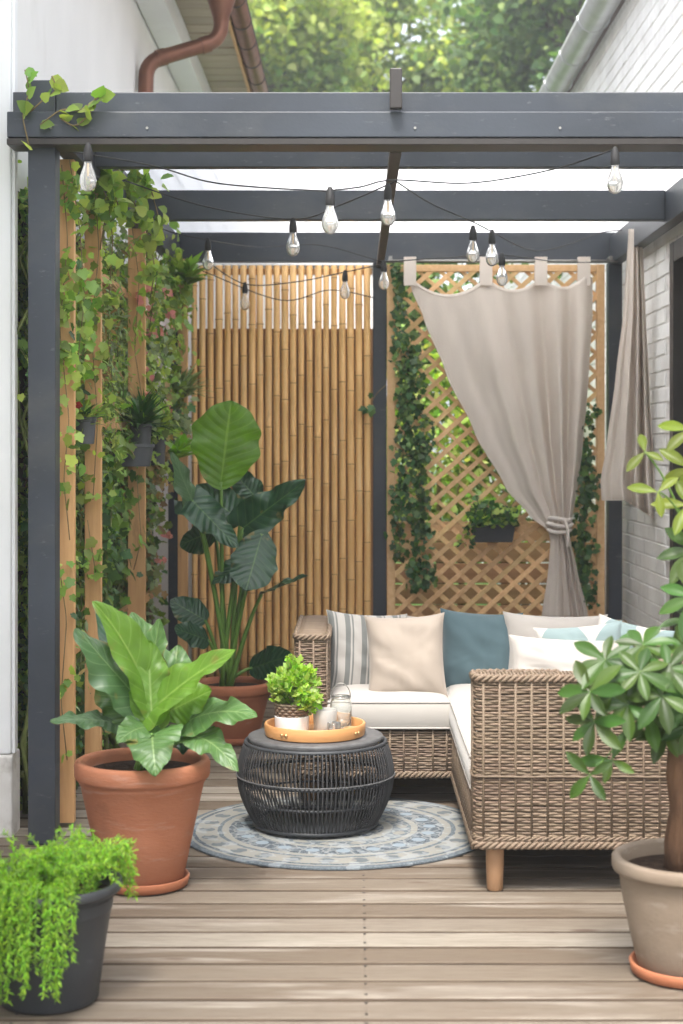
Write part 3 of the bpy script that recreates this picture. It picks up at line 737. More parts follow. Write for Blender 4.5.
# ------------------------------------------------------------------ timber trellis on left
tr = thing('timber_trellis', (-1.15, 7.5, 0), 'upright orange pine battens of the vine covered trellis on the left wall', 'trellis')
for (px, d, w, z1) in ((66, 6.48, .072, 2.66), (93.5, 7.12, .072, 2.66), (137, 8.5, .090, 2.66), (183, 9.85, .06, 2.66)):
    x = (px-CX)*d/F
    box('batten', 'pine', x-w/2, x+w/2, d-.02, d+.02, .012, z1, tr, bevel=.003)
for z in (.62, 1.6, 2.3): box('rail', 'pine', -1.235, -1.20, 6.40, 10.05, z, z+.045, tr, bevel=.003)
box('vine_shade_sheet', 'panel_dark', -1.448, -1.43, 6.55, 10.15, .0, 2.60, tr, bevel=0)  # added dark sheet, stands in for the shade behind the vines

def wallvine(yc, w, zc, hz, n, mats, label, kind, size, name='climbing_vine', nd=6, sig=.11, ncl=26, flowers=None, xr=(-1.40,-1.22)):
    r = thing(name, (-1.38, yc, 0), label, 'climbing plant', 'climbing plants on the left trellis')
    cl = np.stack([RNG.uniform(xr[0], xr[1], ncl), RNG.uniform(yc-w/2, yc+w/2, ncl), RNG.uniform(zc-hz/2, zc+hz/2, ncl)], 1)
    k = RNG.integers(0, ncl, n); pts = cl[k]+RNG.normal(0, 1, (n,3))*np.array([.045, sig, sig*1.3])
    pts[:,0] = np.maximum(pts[:,0], -1.43); pts[:,1] = np.maximum(pts[:,1], 6.58+(-1.25-pts[:,0])*1.2)
    mi = RNG.integers(0, len(mats), ncl)[k]; fl = RNG.random(n) < .25; mi = np.where(fl, RNG.integers(0, len(mats), n), mi)
    ex, en = [pts], [mi]
    sb = MB()
    for j in range(nd):      # hanging and climbing strands
        y0 = yc+random.uniform(-w/2, w/2); z0 = zc+hz/2*random.uniform(-.2,1); x0 = random.uniform(-1.28,-1.19); ln = random.uniform(.3,.9)
        z1 = max(.03, z0-ln)
        p = curve_pts((x0-.12, y0, z0), (x0, y0+random.uniform(-.1,.1), z1), (x0+.04, y0, z0-ln*.2), 14); sb.tube(p, .0028, 4)
        for q in p:
            m_ = 3; ex.append(np.array(q)+RNG.normal(0,.022,(m_,3))); en.append(RNG.integers(0, len(mats), m_))
    for j in range(5):
        y0 = yc+random.uniform(-w/2, w/2); pp = [(random.uniform(-1.36,-1.20), y0+.12*math.sin(t*3+j), z) for t, z in enumerate(np.linspace(.0, min(2.75, zc+hz/2), 9))]
        sb.tube(pp, [.012-.0009*t for t in range(9)], 5)
    pts = np.concatenate(ex); mi = np.concatenate(en); n = len(pts)
    pts[:,2] = np.maximum(pts[:,2], .02)
    cloud('foliage', mats, r, pts, np.tile((.35,-.35,-.6), (n,1)), np.tile((.75,-.6,.45), (n,1)), RNG.uniform(.45,1.35,n)*size*.93, kind, .6, mi=mi)
    build(sb, 'stem', 'stem', r, smooth=True)
    if flowers:
        fm_, nf, zc2, hz2 = flowers; fp_ = np.stack([RNG.uniform(-1.16,-1.05,nf), RNG.uniform(yc-w/2,yc+w/2,nf), RNG.uniform(zc2-hz2/2, zc2+hz2/2, nf)],1)
        k = RNG.integers(0, nf, nf*7); fp2 = fp_[k]+RNG.normal(0,.010,(nf*7,3)); 
        for q in range(nf):
            o = cloud('flower', [fm_[q % len(fm_)]], r, fp_[q]+RNG.normal(0,.009,(7,3)), RNG.normal(0,1,(7,3)), np.tile((.5,-1,.3),(7,1)), .038, 'heart', .5)
    return r
wallvine(6.62, .5, 1.35, 2.5, 2300, ['vine','vine_light','vine_dark'], 'broad leaved vine between the front pergola post and first batten', 'lobed', .046, nd=8)
wallvine(6.95, .5, 2.2, .9, 1500, ['vine_light','vine'], 'light green vine hanging from the beam over the first two battens', 'heart', .050, nd=9, xr=(-1.36,-1.20))
wallvine(7.35, .6, 1.2, 2.3, 1900, ['vine','vine_grey','vine_dark','vine_dry'], 'fine leaved vine between the second and third battens', 'lance', .060, nd=12)
wallvine(7.9, .7, 2.1, 1.1, 2600, ['vine_grey','vine_light','vine','vine_dry'], 'feathery grey green vine high beside the third batten', 'lance', .050, nd=16, xr=(-1.36,-1.20))
wallvine(8.0, .7, .9, 1.6, 1900, ['vine_dark','vine'], 'dark leafy vine low behind the second and third battens', 'lobed', .055, nd=5)
wallvine(8.9, .9, 2.05, 1.2, 2300, ['vine','vine_light','vine_grey'], 'flowering vine with pink blooms in the upper far part of the trellis', 'lobed', .045, nd=10, flowers=(['flower_pink','flower_pink','flower_white'], 26, 2.05, .7), xr=(-1.38,-1.08))
wallvine(9.3, .8, 1.15, 1.4, 2100, ['vine_dark','vine','vine_grey','vine_dry'], 'mixed trailing vine below the hanging planters', 'lobed', .052, nd=8, xr=(-1.38,-1.05), flowers=(['flower_pink'], 2, .9, .3))
wallvine(9.75, .5, 2.2, 1.0, 1100, ['vine_light','vine'], 'bright vine climbing beside the bamboo screen edge', 'heart', .055, nd=6, xr=(-1.36,-1.05))
wallvine(6.9, .8, .45, .7, 700, ['vine','vine_dark'], 'low leafy creeper at the foot of the front battens', 'lobed', .05, nd=2)

# vine creeping over front beam end
cv = thing('beam_vine', (-1.2, 6.1, 2.8), 'small pale green vine shoot curling over the left end of the front beam', 'climbing plant', 'climbing plants on the left trellis')
sb = MB(); lp = []
for pts_ in ([(30,150),(22,115),(30,90),(25,70)], [(40,125),(62,108),(80,112),(100,96)], [(30,112),(45,98),(58,90),(52,76)], [(60,118),(75,128),(92,112),(95,98)]):
    q = [P(a, b_, 6.07) for a, b_ in pts_]; pth = fillet(q, .03, 4); sb.tube(pth, .0028, 5)
    for p in pth[::2]: lp.append(p)
    lp.append(pth[-1])
lp = np.array([tuple(p) for p in lp]); n = len(lp)
cloud('foliage', ['vine','vine_light'], cv, lp, np.tile((.6,-.3,.3),(n,1)), np.tile((0,-.9,.5),(n,1)), RNG.uniform(.035,.075,n), 'heart', .5)
build(sb, 'stem', 'stem_brown', cv, smooth=True)
cv = thing('beam_vine', (-1.0, 7.2, 2.7), 'vine tendrils dangling from the side beam against the white roof', 'climbing plant', 'climbing plants on the left trellis')
sb = MB(); lp = []
for pts_, d in (([(62,150),(100,160),(112,185),(118,205)], 7.0), ([(95,170),(135,170),(150,185),(158,215)], 7.4), ([(120,170),(128,190),(140,215),(150,240)], 7.8), ([(80,150),(95,175),(108,200),(100,250)], 7.1), ([(160,215),(150,235),(155,270),(150,300)],8.2), ([(175,250),(180,270),(186,285),(182,310)],9.8)):
    q = [P(a, b_, d) for a, b_ in pts_]; pth = fillet(q, .03, 5); sb.tube(pth, .003, 5)
    for p in pth: lp.append(p); lp.append(p+Vector((random.gauss(0,.03),0,random.gauss(0,.03)))); lp.append(p+Vector((random.gauss(-.05,.04),0,random.gauss(0,.04))))
lp = np.array([tuple(p) for p in lp]); n = len(lp)
cloud('foliage', ['vine','vine_light'], cv, lp, np.tile((.3,-.3,-.5),(n,1)), np.tile((.2,-.9,.4),(n,1)), RNG.uniform(.04,.085,n), 'heart', .5)
build(sb, 'stem', 'stem_brown', cv, smooth=True)

# ------------------------------------------------------------------ hanging planters
def strand_plant(parent, c, n, ln, mats, kind='blade', up=.8, rand=.4, size=(.8,1.2)):
    d = RNG.normal(0,1,(n,3)); d[:,2] = np.abs(d[:,2])*up+.2; pos = np.tile(np.array(c),(n,1))+RNG.normal(0,.01,(n,3))
    cloud('foliage', mats, parent, pos, d, np.tile((0,0,1.),(n,1)), RNG.uniform(*size,n)*ln, kind, .15)
def wallpot(c, w, h, dep, label, m='pot_grey', name='hanging_planter', half=True):
    t = thing(name, (c[0], c[1], c[2]-h), label, 'planter', 'dark planters hung on the trellis')
    mb = MB(); prof = []
    n = 20
    def ring(z, s, x_):
        return [(c[0]+s*w/2*math.cos(a)*1.0, c[1]+s*dep/2*math.sin(a), z) for a in [2*PI*i/n for i in range(n)]]
    levels = [(c[2]-h, .80), (c[2]-h+.01, .84), (c[2]-.02, .97), (c[2]-.018, 1.03), (c[2], 1.04), (c[2], .94), (c[2]-.03, .92)]
    vs = []
    for z, s in levels: vs += ring(z, s, 0)
    k = len(levels)
    fs = [(i*n+j, i*n+(j+1) % n, (i+1)*n+(j+1) % n, (i+1)*n+j) for i in range(k-1) for j in range(n)]+[tuple(range(n-1,-1,-1))]
    mb.add(vs, fs); build(mb, 'pot', m, t, smooth=True, auto=40)
    sm = MB(); sm.add(ring(c[2]-.028, .92, 0), [tuple(range(n))]); build(sm, 'soil', 'soil', t)
    return t
c = P(132, 444, 8.30); t = wallpot(c, .225, .115, .16, 'wide dark bowl planter hung on the third batten')
strand_plant(t, c-Vector((.06,0,.02)), 26, .09, ['leafy_light'], 'lance')
c = P(141, 424, 8.42); t = wallpot(c, .115, .13, .11, 'slim grey planter holding a spiky dark green plant')
strand_plant(t, c-Vector((0,.0,.02)), 150, .20, ['spiky'], 'blade', .9)
c = P(157, 434, 8.75); t = wallpot(c, .10, .17, .10, 'tall dark planter tucked behind the bowl planter')
strand_plant(t, c-Vector((0,.0,.02)), 70, .15, ['vine_light','vine'], 'lance', .8)
c = P(84.5, 417, 6.9); t = wallpot(c, .10, .115, .10, 'small dark planter with a red flower between the first battens')
strand_plant(t, c-Vector((0,.0,.02)), 60, .10, ['vine_light','vine_dark'], 'lance', .8)
cloud('flower', ['flower_red'], t, np.array([tuple(c+Vector((-.035,-.03,.05)))]*8)+RNG.normal(0,.006,(8,3)), RNG.normal(0,1,(8,3)), np.tile((0,-1,.2),(8,1)), .03, 'heart', .4)
# rosette plant on wall
t = thing('leafy_rosette', P(180, 455, 9.0), 'pale green rosette plant beside the tall dark planter', 'plant')
strand_plant(t, P(178, 455, 9.0), 40, .11, ['leafy_light'], 'leaflet', .5)
# spiky feathery plant near bamboo
t = thing('feathery_plant', P(185, 400, 9.6), 'grey green feathery plant in front of the bamboo edge', 'plant')
strand_plant(t, P(180, 395, 9.5), 130, .22, ['vine_grey'], 'blade', .6)
strand_plant(t, P(186, 280, 9.6), 70, .16, ['vine'], 'lance', .6)

# ------------------------------------------------------------------ ivy on lattice
def ivy(cols, label, name='ivy', d=10.09, n=60, size=.042, mats=['ivy','ivy','ivy_light'], grp='ivy strands on the lattice', cat='ivy', kind='lobed', den=.75):
    x0, y0 = cols[0][0]
    r = thing(name, P(x0, y0, d), label, cat, grp)
    sb = MB(); pts = []
    for col in cols:
        q = [P(a+random.uniform(-1,1), b_, d) for a, b_ in col]; pth = fillet(q, .04, 4); sb.tube(pth, .0022, 5)
        full = []
        for a, b_ in zip(pth[:-1], pth[1:]):
            m_ = max(1, int((b_-a).length/.012)); full += [a.lerp(b_, i/m_) for i in range(m_)]
        for p in full:
            dens = den+.9*noise.noise(Vector((p.x*3, p.z*6, len(cols))))
            for _ in range(3):
                if random.random() < dens: pts.append((p.x+random.gauss(0,.030), p.y+random.gauss(-.005,.02), p.z+random.gauss(0,.018)))
    pts = np.array(pts); n = len(pts)
    cloud('foliage', mats, r, pts, np.tile((0,-.4,-.8),(n,1)), np.tile((0,-1,.5),(n,1)), RNG.uniform(.6,1.3,n)*size, kind, .45)
    build(sb, 'stem', 'stem_brown', r, smooth=True)
ivy([[(400,262),(398,330),(408,400),(402,470),(398,520),(400,560)], [(402,330),(415,370),(425,430),(420,490),(418,540),(412,590)], [(412,360),(405,420),(418,470),(424,540),(428,585)]], 'dark ivy trailing down the lattice beside the centre post')
ivy([[(586,405),(582,450),(588,500),(584,560),(588,605)], [(582,440),(590,480),(580,530),(585,575)]], 'dark ivy trailing down the lattice right of the curtain')
ivy([[(386,385),(378,392),(372,402),(370,412)]], 'short ivy sprig reaching from the centre post over the bamboo', size=.05)

VG = dict(mats=['vine','vine_light'], grp='climbing plants on the left trellis', cat='climbing plant', name='climbing_vine')
ivy([[(62,165),(68,240),(60,330),(70,420),(64,480),(70,540)], [(70,160),(80,230),(84,300),(78,360)], [(58,560),(66,620),(60,700),(66,760)]], 'sparse vine strands in front of the first batten', d=6.40, size=.046, den=.25, **VG)
ivy([[(95,180),(100,250),(92,330),(98,420),(92,500)], [(105,170),(112,240),(108,300)], [(88,520),(96,580)]], 'sparse vine strands in front of the second batten', d=7.04, size=.046, den=.2, **VG)
ivy([[(130,210),(140,280),(134,350),(142,400)], [(150,200),(158,270),(150,330)], [(136,480),(142,540),(134,570)]], 'fine leaved vine strands in front of the third batten', d=8.40, size=.055, den=.0, kind='lance', **VG)

# lattice planter
c = P(493, 533, 10.05)
t = thing('lattice_planter', (c.x, c.y, c.z-.06), 'black box planter with a leafy plant hung on the lattice', 'planter')
mb = MB(); w2, h2 = .135, .055
vs = []
for z, s in ((-h2,.86),(h2-.008,.98),(h2-.006,1.04),(h2,1.04),(h2,.95),(h2-.03,.93)):
    vs += [c+Vector((sx*w2*s, sy*.07*s, z)) for sx, sy in ((-1,-1),(1,-1),(1,1),(-1,1))]
mb.add(vs, [(i*4+j, i*4+(j+1) % 4, (i+1)*4+(j+1) % 4, (i+1)*4+j) for i in range(5) for j in range(4)]+[(3,2,1,0)])
build(mb, 'pot', 'dark_plastic', t, bevel=.003)
build(MB().box(c.x-.12, c.x+.12, c.y-.06, c.y+.06, c.z+.02, c.z+.03), 'soil', 'soil', t)
n = 420; pts = np.array(tuple(c))+np.stack([RNG.uniform(-.13,.13,n), RNG.normal(0,.05,n), .05+np.abs(RNG.normal(0,.05,n))],1)
cloud('foliage', ['ivy','leafy','vine_light'], t, pts, np.stack([RNG.normal(0,.6,n), np.full(n,-.4), np.full(n,.4)],1), np.tile((0,-1,.5),(n,1)), RNG.uniform(.03,.06,n), 'heart', .5)
lp = []
for k in range(6):
    a = c+Vector((-.12+.03*k-.05, -.05, .06)); 
    for q in curve_pts(a, a+Vector((-.06+.02*k, -.02, -.14 if k < 3 else .09)), n=6): lp.append(tuple(q))
lp = np.array(lp); cloud('trailing_foliage', ['ivy','vine_light'], t, lp, np.tile((-.3,-.5,-.2),(len(lp),1)), np.tile((0,-1,.4),(len(lp),1)), .045, 'heart', .4)

# ------------------------------------------------------------------ curtains
def interp(tab, v):
    for (a, x), (b_, y_) in zip(tab[:-1], tab[1:]):
        if v <= b_: 
            t = (v-a)/(b_-a+1e-9); t = t*t*(3-2*t)*.35+t*.65
            return x+(y_-x)*t
    return tab[-1][1]
def curtain(name, label, left, right, d, ytop, ybot, folds, amp, sag, tabs, tie=None, hem=None, group='tan curtains'):
    x0 = interp(left, 0); r = thing(name, P((x0+interp(right,0))/2, ybot, d), label, 'curtain', group)
    def fn(u, v):
        v2 = v; xl = interp(left, v2); xr = interp(right, v2); px = xl+(xr-xl)*u
        py = ytop+(ybot-ytop)*v
        if sag:
            tt = [(t-x0)/(interp(right,0)-x0) for t in tabs]
            s = 0
            for a, b_ in zip(tt[:-1], tt[1:]):
                if a <= u <= b_: q = (u-a)/(b_-a); s = 4*q*(1-q)*sag*(b_-a)*3
            py += s*(1-v)**6
        if hem: py += hem(u)*v**8
        w = (xr-xl)/110
        A = amp*(.35+.65*min(1, v*2.2))*(.35+.65*w)
        f = folds
        dep = A*(math.sin(f*2*PI*(u**1.9)+1.0+.8*v)+.40*math.sin(f*1.3*PI*u+v*2.5+2)+.16*math.sin(f*5*PI*u**1.3+v*3)*(.3+u))
        dep += .006*noise.noise(Vector((u*5, v*9, 3)))
        return P(px, py, d+dep*(.3+.7*u if tie else 1))
    o = build(MB().grid(fn, 150, 90), 'drape', 'curtain', r, smooth=True, solid=.003)
    hb = MB()
    for u_ in (.0, .022, 1.0): hb.tube([fn(u_, j/70)+Vector((0,-.003,0)) for j in range(71)], .0034 if u_ != .022 else .0012, 6)
    hb.tube([fn(j/80, 1.0)+Vector((0,-.002,0)) for j in range(81)], .0035, 6)
    hb.tube([fn(j/80, .012)+Vector((0,-.003,0)) for j in range(81)], .0018, 6)
    build(hb, 'hem', 'curtain', r, smooth=True)
    for t in tabs:
        mb = MB(); z0 = P(t, ytop+4, d-.012); z1 = P(t, 258 if tie else ytop-8, d-.012)
        if tie: mb.box(z0.x-.038, z0.x+.038, d-.026, d-.021, z0.z-.03, z1.z, None); mb.box(z0.x-.038, z0.x+.038, d+.012, d+.017, z0.z, z1.z); mb.box(z0.x-.038, z0.x+.038, d-.0262, d+.0172, z1.z, z1.z+.006)
        build(mb, 'tab', 'curtain', r, bevel=.002) if tie else None
    return r
L1 = [(0,407),(.035,412),(.12,424),(.28,446),(.45,474),(.62,506),(.70,530),(.745,549),(.775,551),(.85,549),(1,542)]
R1 = [(0,592),(.1,592),(.3,588),(.5,582),(.62,577),(.70,572),(.745,568),(.775,570),(.85,576),(1,588)]
cu = curtain('curtain', 'tan tab top curtain gathered by a tie in front of the lattice', L1, R1, 10.0, 277, 618, 4.0, .055, 14, [410,486,541,584], tie=True)
tb = MB()
for k, (yy, rr) in enumerate(((519,.068),(525,.074),(531,.066))):
    c = P(559.5, yy, 10.0); tb.tube([(c.x+rr*math.cos(a), c.y+rr*.75*math.sin(a), c.z+.008*math.sin(a*2+k)) for a in [2*PI*i/28 for i in range(28)]], .014, 8, closed=True)
c = P(561, 525, 9.94); tb.tube(curve_pts(c+Vector((.02,-.02,.03)), c+Vector((.035,-.02,-.14)), c+Vector((.05,-.04,-.03))), .010, 7)
build(tb, 'tieback', 'rope_tie', cu, smooth=True)
rod = thing('curtain_rod', P(500, 262, 10.0), 'thin dark curtain rod under the rear beam', 'rod')
mb = MB(); za = P(388, 261, 10.0); zb = P(618, 261, 10.0); mb.tube([(za.x, 10.0, za.z), (zb.x, 10.0, zb.z)], .009, 10)
build(mb, 'rod', 'screw', rod, smooth=True)
mb = MB()
for x in (.22, 1.58): mb.box(x-.01, x+.01, 9.99, 10.118, za.z+.010, za.z+.03); mb.box(x-.012, x+.012, 10.0-.012, 10.0+.012, za.z+.006, za.z+.012)
build(mb, 'bracket', 'screw', rod)
L2 = [(0,629),(.3,624),(.55,616),(.8,607),(.93,601),(1,602)]
R2 = [(0,641),(.3,645),(.6,649),(.9,654),(1,657)]
curtain('curtain', 'narrow tan curtain hanging by the white brick wall', L2, R2, 9.3, 229, 500, 3.2, .09, 0, [], hem=lambda u: 0 if u < .42 else 20*(u-.42)*1.7)
mb = MB(); c = P(635, 229, 9.3); mb.tube([(c.x, 9.3, c.z-.01), (c.x, 9.3, c.z+.05), (1.60, 9.3, c.z+.05)], .006, 8)
tag(build(mb, 'curtain_hook', 'screw', loc=c), 'small hook holding the narrow curtain to the side beam', 'hook')

# ------------------------------------------------------------------ string lights
sl_ = thing('string_lights', (0, 8, 2.6), 'black cable string of clear bulbs draped under the pergola roof', 'string lights')
bulbs = [(208,240,8.6),(293,220,7.2),(330,190,5.9),(388,186,6.5),(384,262,9.3),(473,228,7.4),(492,232,7.6),(502,255,8.4),(615,150,5.95),(245,284,9.9),(345,272,9.6),(88,146,5.7)]
cabs = [[(60,150,6.3),(150,165,6.6),(205,181,6.8),(255,187,6.2),(326,191,5.9)], [(326,191,5.9),(360,187,6.1),(394,180,6.5),(470,183,6.6),(550,170,6.4),(613,150,5.95)],
        [(394,180,6.5),(430,203,7.0),(473,222,7.4),(492,232,7.6)], [(492,232,7.6),(530,250,8.8),(560,247,9.2),(600,233,9.6),(622,230,9.4)],
        [(141,216,8.6),(165,230,8.6),(208,240,8.6),(260,247,9.4),(320,245,9.6),(383,262,9.3)], [(208,262,9.8),(245,284,9.9),(295,282,9.8),(345,272,9.6),(383,264,9.3)],
        [(101,172,7.2),(200,205,7.2),(293,219,7.2),(340,205,6.8),(394,182,6.5)], [(383,262,9.3),(440,258,8.9),(502,255,8.4),(560,262,9.6),(610,262,9.9)], [(172,262,10.12),(200,270,9.95),(280,300,9.95),(330,290,9.95),(375,298,9.95)]]
cb = MB()
for cab in cabs:
    pts = [P(*q) for q in cab]; out = []
    for i in range(len(pts)-1):
        p0 = pts[max(0,i-1)]; p1 = pts[i]; p2 = pts[i+1]; p3 = pts[min(len(pts)-1,i+2)]
        for j in range(8):
            t = j/8; out.append(.5*((2*p1)+(p2-p0)*t+(2*p0-5*p1+4*p2-p3)*t*t+(3*p1-p0-3*p2+p3)*t**3))
    out.append(pts[-1]); cb.tube(out, .0032, 6)
build(cb, 'cable', 'cable', sl_, smooth=True)
for (px, py, d) in bulbs:
    c = P(px, py, d); s = 1.0
    sk = build(MB().lathe([(.003,.012),(.008,.010),(.011,0),(.015,-.012),(.017,-.030),(.018,-.052),(.015,-.056),(.0001,-.056)], c, 16), 'socket', 'cable', sl_, smooth=True, auto=50)
    zz = -.056
    build(MB().lathe([(.0135,zz+.002),(.0145,zz-.012),(.021,zz-.030),(.0285,zz-.052),(.030,zz-.068),(.0275,zz-.084),(.019,zz-.098),(.008,zz-.104),(.0001,zz-.105)], c, 20), 'bulb', 'bulb_glass', sk, smooth=True)
    build(MB().lathe([(.0055,zz-.004),(.0065,zz-.03),(.004,zz-.045),(.0001,zz-.047)], c, 8).tube([c+Vector((-.004,0,zz-.04)), c+Vector((-.010,0,zz-.066)), c+Vector((0,0,zz-.058)), c+Vector((.010,0,zz-.066)), c+Vector((.004,0,zz-.04))], .0008, 4), 'filament', 'brass', sk, smooth=True)

# ------------------------------------------------------------------ rug
RX, RY = -.072, 6.38
rg = MB(); rg.lathe([(.0001,.010),(.3,.010),(.60,.010),(.61,.006),(.61,.0005)], (RX, RY, .0025), 96)
tag(build(rg, 'round_rug', 'rug', loc=(RX, RY, 0)), 'round blue and cream patterned rug under the drum table', 'rug')

# ------------------------------------------------------------------ drum table
TX, TY = -.156, 6.42; tz0 = .0125; TH = .362
tt = thing('drum_table', (TX, TY, tz0), 'dark grey woven drum coffee table standing on the round rug', 'coffee table')
def trad(t): # t 0 bottom..1 top
    return .226+(.296-.226)*math.sin(PI*clampn(t*.83+.05,0,1))**.9*1.0+.022*t
mb = MB(); NS = 112
for i in range(NS):
    a = 2*PI*i/NS+random.uniform(-.004,.004)
    pts = [(TX+trad(t)*math.cos(a), TY+trad(t)*math.sin(a), tz0+.014+t*(TH-.034)) for t in [j/12 for j in range(13)]]
    mb.tube(pts, random.uniform(.0029,.0036), 5)
build(mb, 'rope_weave', 'rope_dark', tt, smooth=True)
for t, r_ in ((.02,.010),(.32,.005),(.57,.006),(.985,.008)):
    mb = MB(); rr = trad(t)-(.002 if t in (.02,.985) else .008); mb.tube([(TX+rr*math.cos(a), TY+rr*math.sin(a), tz0+.012+t*(TH-.034)) for a in [2*PI*i/64 for i in range(64)]], r_, 8, closed=True)
    build(mb, 'hoop', 'dark_plastic', tt, smooth=True)
mb = MB(); rr = trad(.57)+.005; mb.tube([(TX+rr*math.cos(a), TY+rr*math.sin(a), tz0+.012+.60*(TH-.034)) for a in [2*PI*i/64 for i in range(64)]], .0032, 6, closed=True)
build(mb, 'band', 'table_top', tt, smooth=True)
build(MB().lathe([(.0001,TH),(.258,TH),(.266,TH-.003),(.269,TH-.011),(.266,TH-.020),(.25,TH-.024),(.0001,TH-.024)], (TX,TY,tz0), 72), 'tabletop', 'table_top', tt, smooth=True, auto=50)
build(MB().lathe([(.0001,.02),(.225,.02),(.228,.012),(.0001,.008)], (TX,TY,tz0), 48), 'base_plate', 'dark_plastic', tt, smooth=True)
ZT = tz0+TH
# tray and what stands on it
TRX, TRY = -.158, 6.40
tray = thing('serving_tray', (TRX, TRY, ZT), 'round wooden serving tray lying on the drum table', 'tray')
build(MB().lathe([(.0001,.0015),(.188,.0015),(.196,.005),(.199,.02),(.200,.046),(.197,.051),(.190,.051),(.187,.046),(.186,.014),(.0001,.013)], (TRX,TRY,ZT), 72), 'tray_body', 'tray_wood', tray, smooth=True, auto=50)
for a0 in (R(-128), R(-37)):
    for j in range(2):
        a = a0+j*.10; mb = MB(); mb.tube([(TRX+.1985*math.cos(a), TRY+.1985*math.sin(a), ZT+.026), (TRX+.205*math.cos(a), TRY+.205*math.sin(a), ZT+.026)], .006, 8)
        build(mb, 'handle_stud', 'brass', tray, smooth=True)
ZB = ZT+.0135
c = P(292, 715, 6.40); c.z = ZB
tp = thing('herb_pot', c, 'small white pot of frilly bright green herbs on the tray', 'potted plant')
build(MB().lathe([(.0001,.001),(.064,.001),(.067,.01),(.069,.062),(.066,.064),(.062,.055),(.0001,.05)], c, 40), 'pot', 'white_ceramic', tp, smooth=True, auto=50)
mb = MB()
for k in range(5):
    z = .066+k*.011; rr = .060+.0015*k; mb.tube([(c.x+(rr+.003*math.sin(a*14+k*PI))*math.cos(a), c.y+(rr+.003*math.sin(a*14+k*PI))*math.sin(a), c.z+z) for a in [2*PI*i/84 for i in range(84)]], .0058, 5, closed=True)
build(mb, 'wicker_liner', 'wicker', tp, smooth=True)
build(MB().lathe([(.0001,.112),(.058,.112)], c, 24), 'soil', 'soil', tp)
n = 900; pts, _ = blob_pts((c.x-.002, c.y, c.z+.185), (.085,.075,.065), n, 40, .16)
n2 = 260; p2, _ = blob_pts((c.x+.062, c.y-.03, c.z+.125), (.045,.04,.05), n2, 14, .2); n3_ = 120; p3, _ = blob_pts((c.x, c.y, c.z+.25), (.03,.03,.03), n3_, 8, .3)
pts = np.concatenate([pts, p2, p3]); n = len(pts)
dd = pts-np.array((c.x, c.y, c.z+.1))
cloud('foliage', ['cilantro','fern'], tp, pts, dd*8, np.tile((0,-.6,.8),(n,1)), RNG.uniform(.014,.030,n), 'lobed', .45)
mb = MB()
for i in range(26):
    q = pts[random.randrange(n)]; mb.tube([(c.x+random.uniform(-.02,.02), c.y+random.uniform(-.02,.02), c.z+.11), tuple(q)], .0012, 4)
build(mb, 'stem', 'fern_stem', tp)
c = P(325, 718, 6.40); c.z = ZB
cup = thing('stone_cup', c, 'pale grey stone tumbler between the herb pot and glass jar', 'cup')
build(MB().lathe([(.0001,.001),(.040,.001),(.044,.006),(.048,.085),(.046,.088),(.043,.084),(.040,.012),(.0001,.012)], c, 36), 'cup_body', 'concrete_cup', cup, smooth=True, auto=50)
c = P(341, 716, 6.48); c.z = ZB
jar = thing('glass_jar', c, 'clear glass jar with a wire handle at the right of the tray', 'jar')
build(MB().lathe([(.0001,.001),(.040,.001),(.043,.006),(.043,.105),(.036,.118),(.036,.130),(.034,.130),(.034,.118),(.041,.104),(.041,.008),(.0001,.006)], c, 36), 'jar_body', 'jar_glass', jar, smooth=True)
mb = MB(); mb.tube([(c.x+.038*math.cos(a), c.y+.038*math.sin(a), c.z+.122) for a in [2*PI*i/32 for i in range(32)]], .0025, 6, closed=True)
mb.tube([c+Vector((.038*math.cos(a), 0, .124+.055*math.sin(a))) for a in [PI*i/16 for i in range(17)]], .002, 6)
build(mb, 'wire_handle', 'screw', jar, smooth=True)
c2 = P(331, 722, 6.34); c2.z = ZB; c2.x = P(334,0,6.34).x
vot = thing('candle_holder', c2, 'low clear glass candle holder at the front of the tray', 'candle holder')
build(MB().lathe([(.0001,.001),(.024,.001),(.026,.004),(.026,.046),(.0245,.046),(.0245,.006),(.0001,.005)], c2, 28), 'glass', 'jar_glass', vot, smooth=True)
build(MB().lathe([(.0001,.007),(.022,.007),(.022,.030),(.0001,.030)], c2, 24), 'candle', 'cushion_white', vot, smooth=True, auto=50)
c3 = P(352, 720, 6.40); c3.z = ZB; 
dish = thing('brass_dish', c3, 'small brass dish at the right side of the tray', 'dish')
build(MB().lathe([(.0001,.002),(.022,.002),(.034,.014),(.035,.016),(.032,.016),(.020,.006),(.0001,.005)], c3, 28), 'dish_body', 'brass', dish, smooth=True)

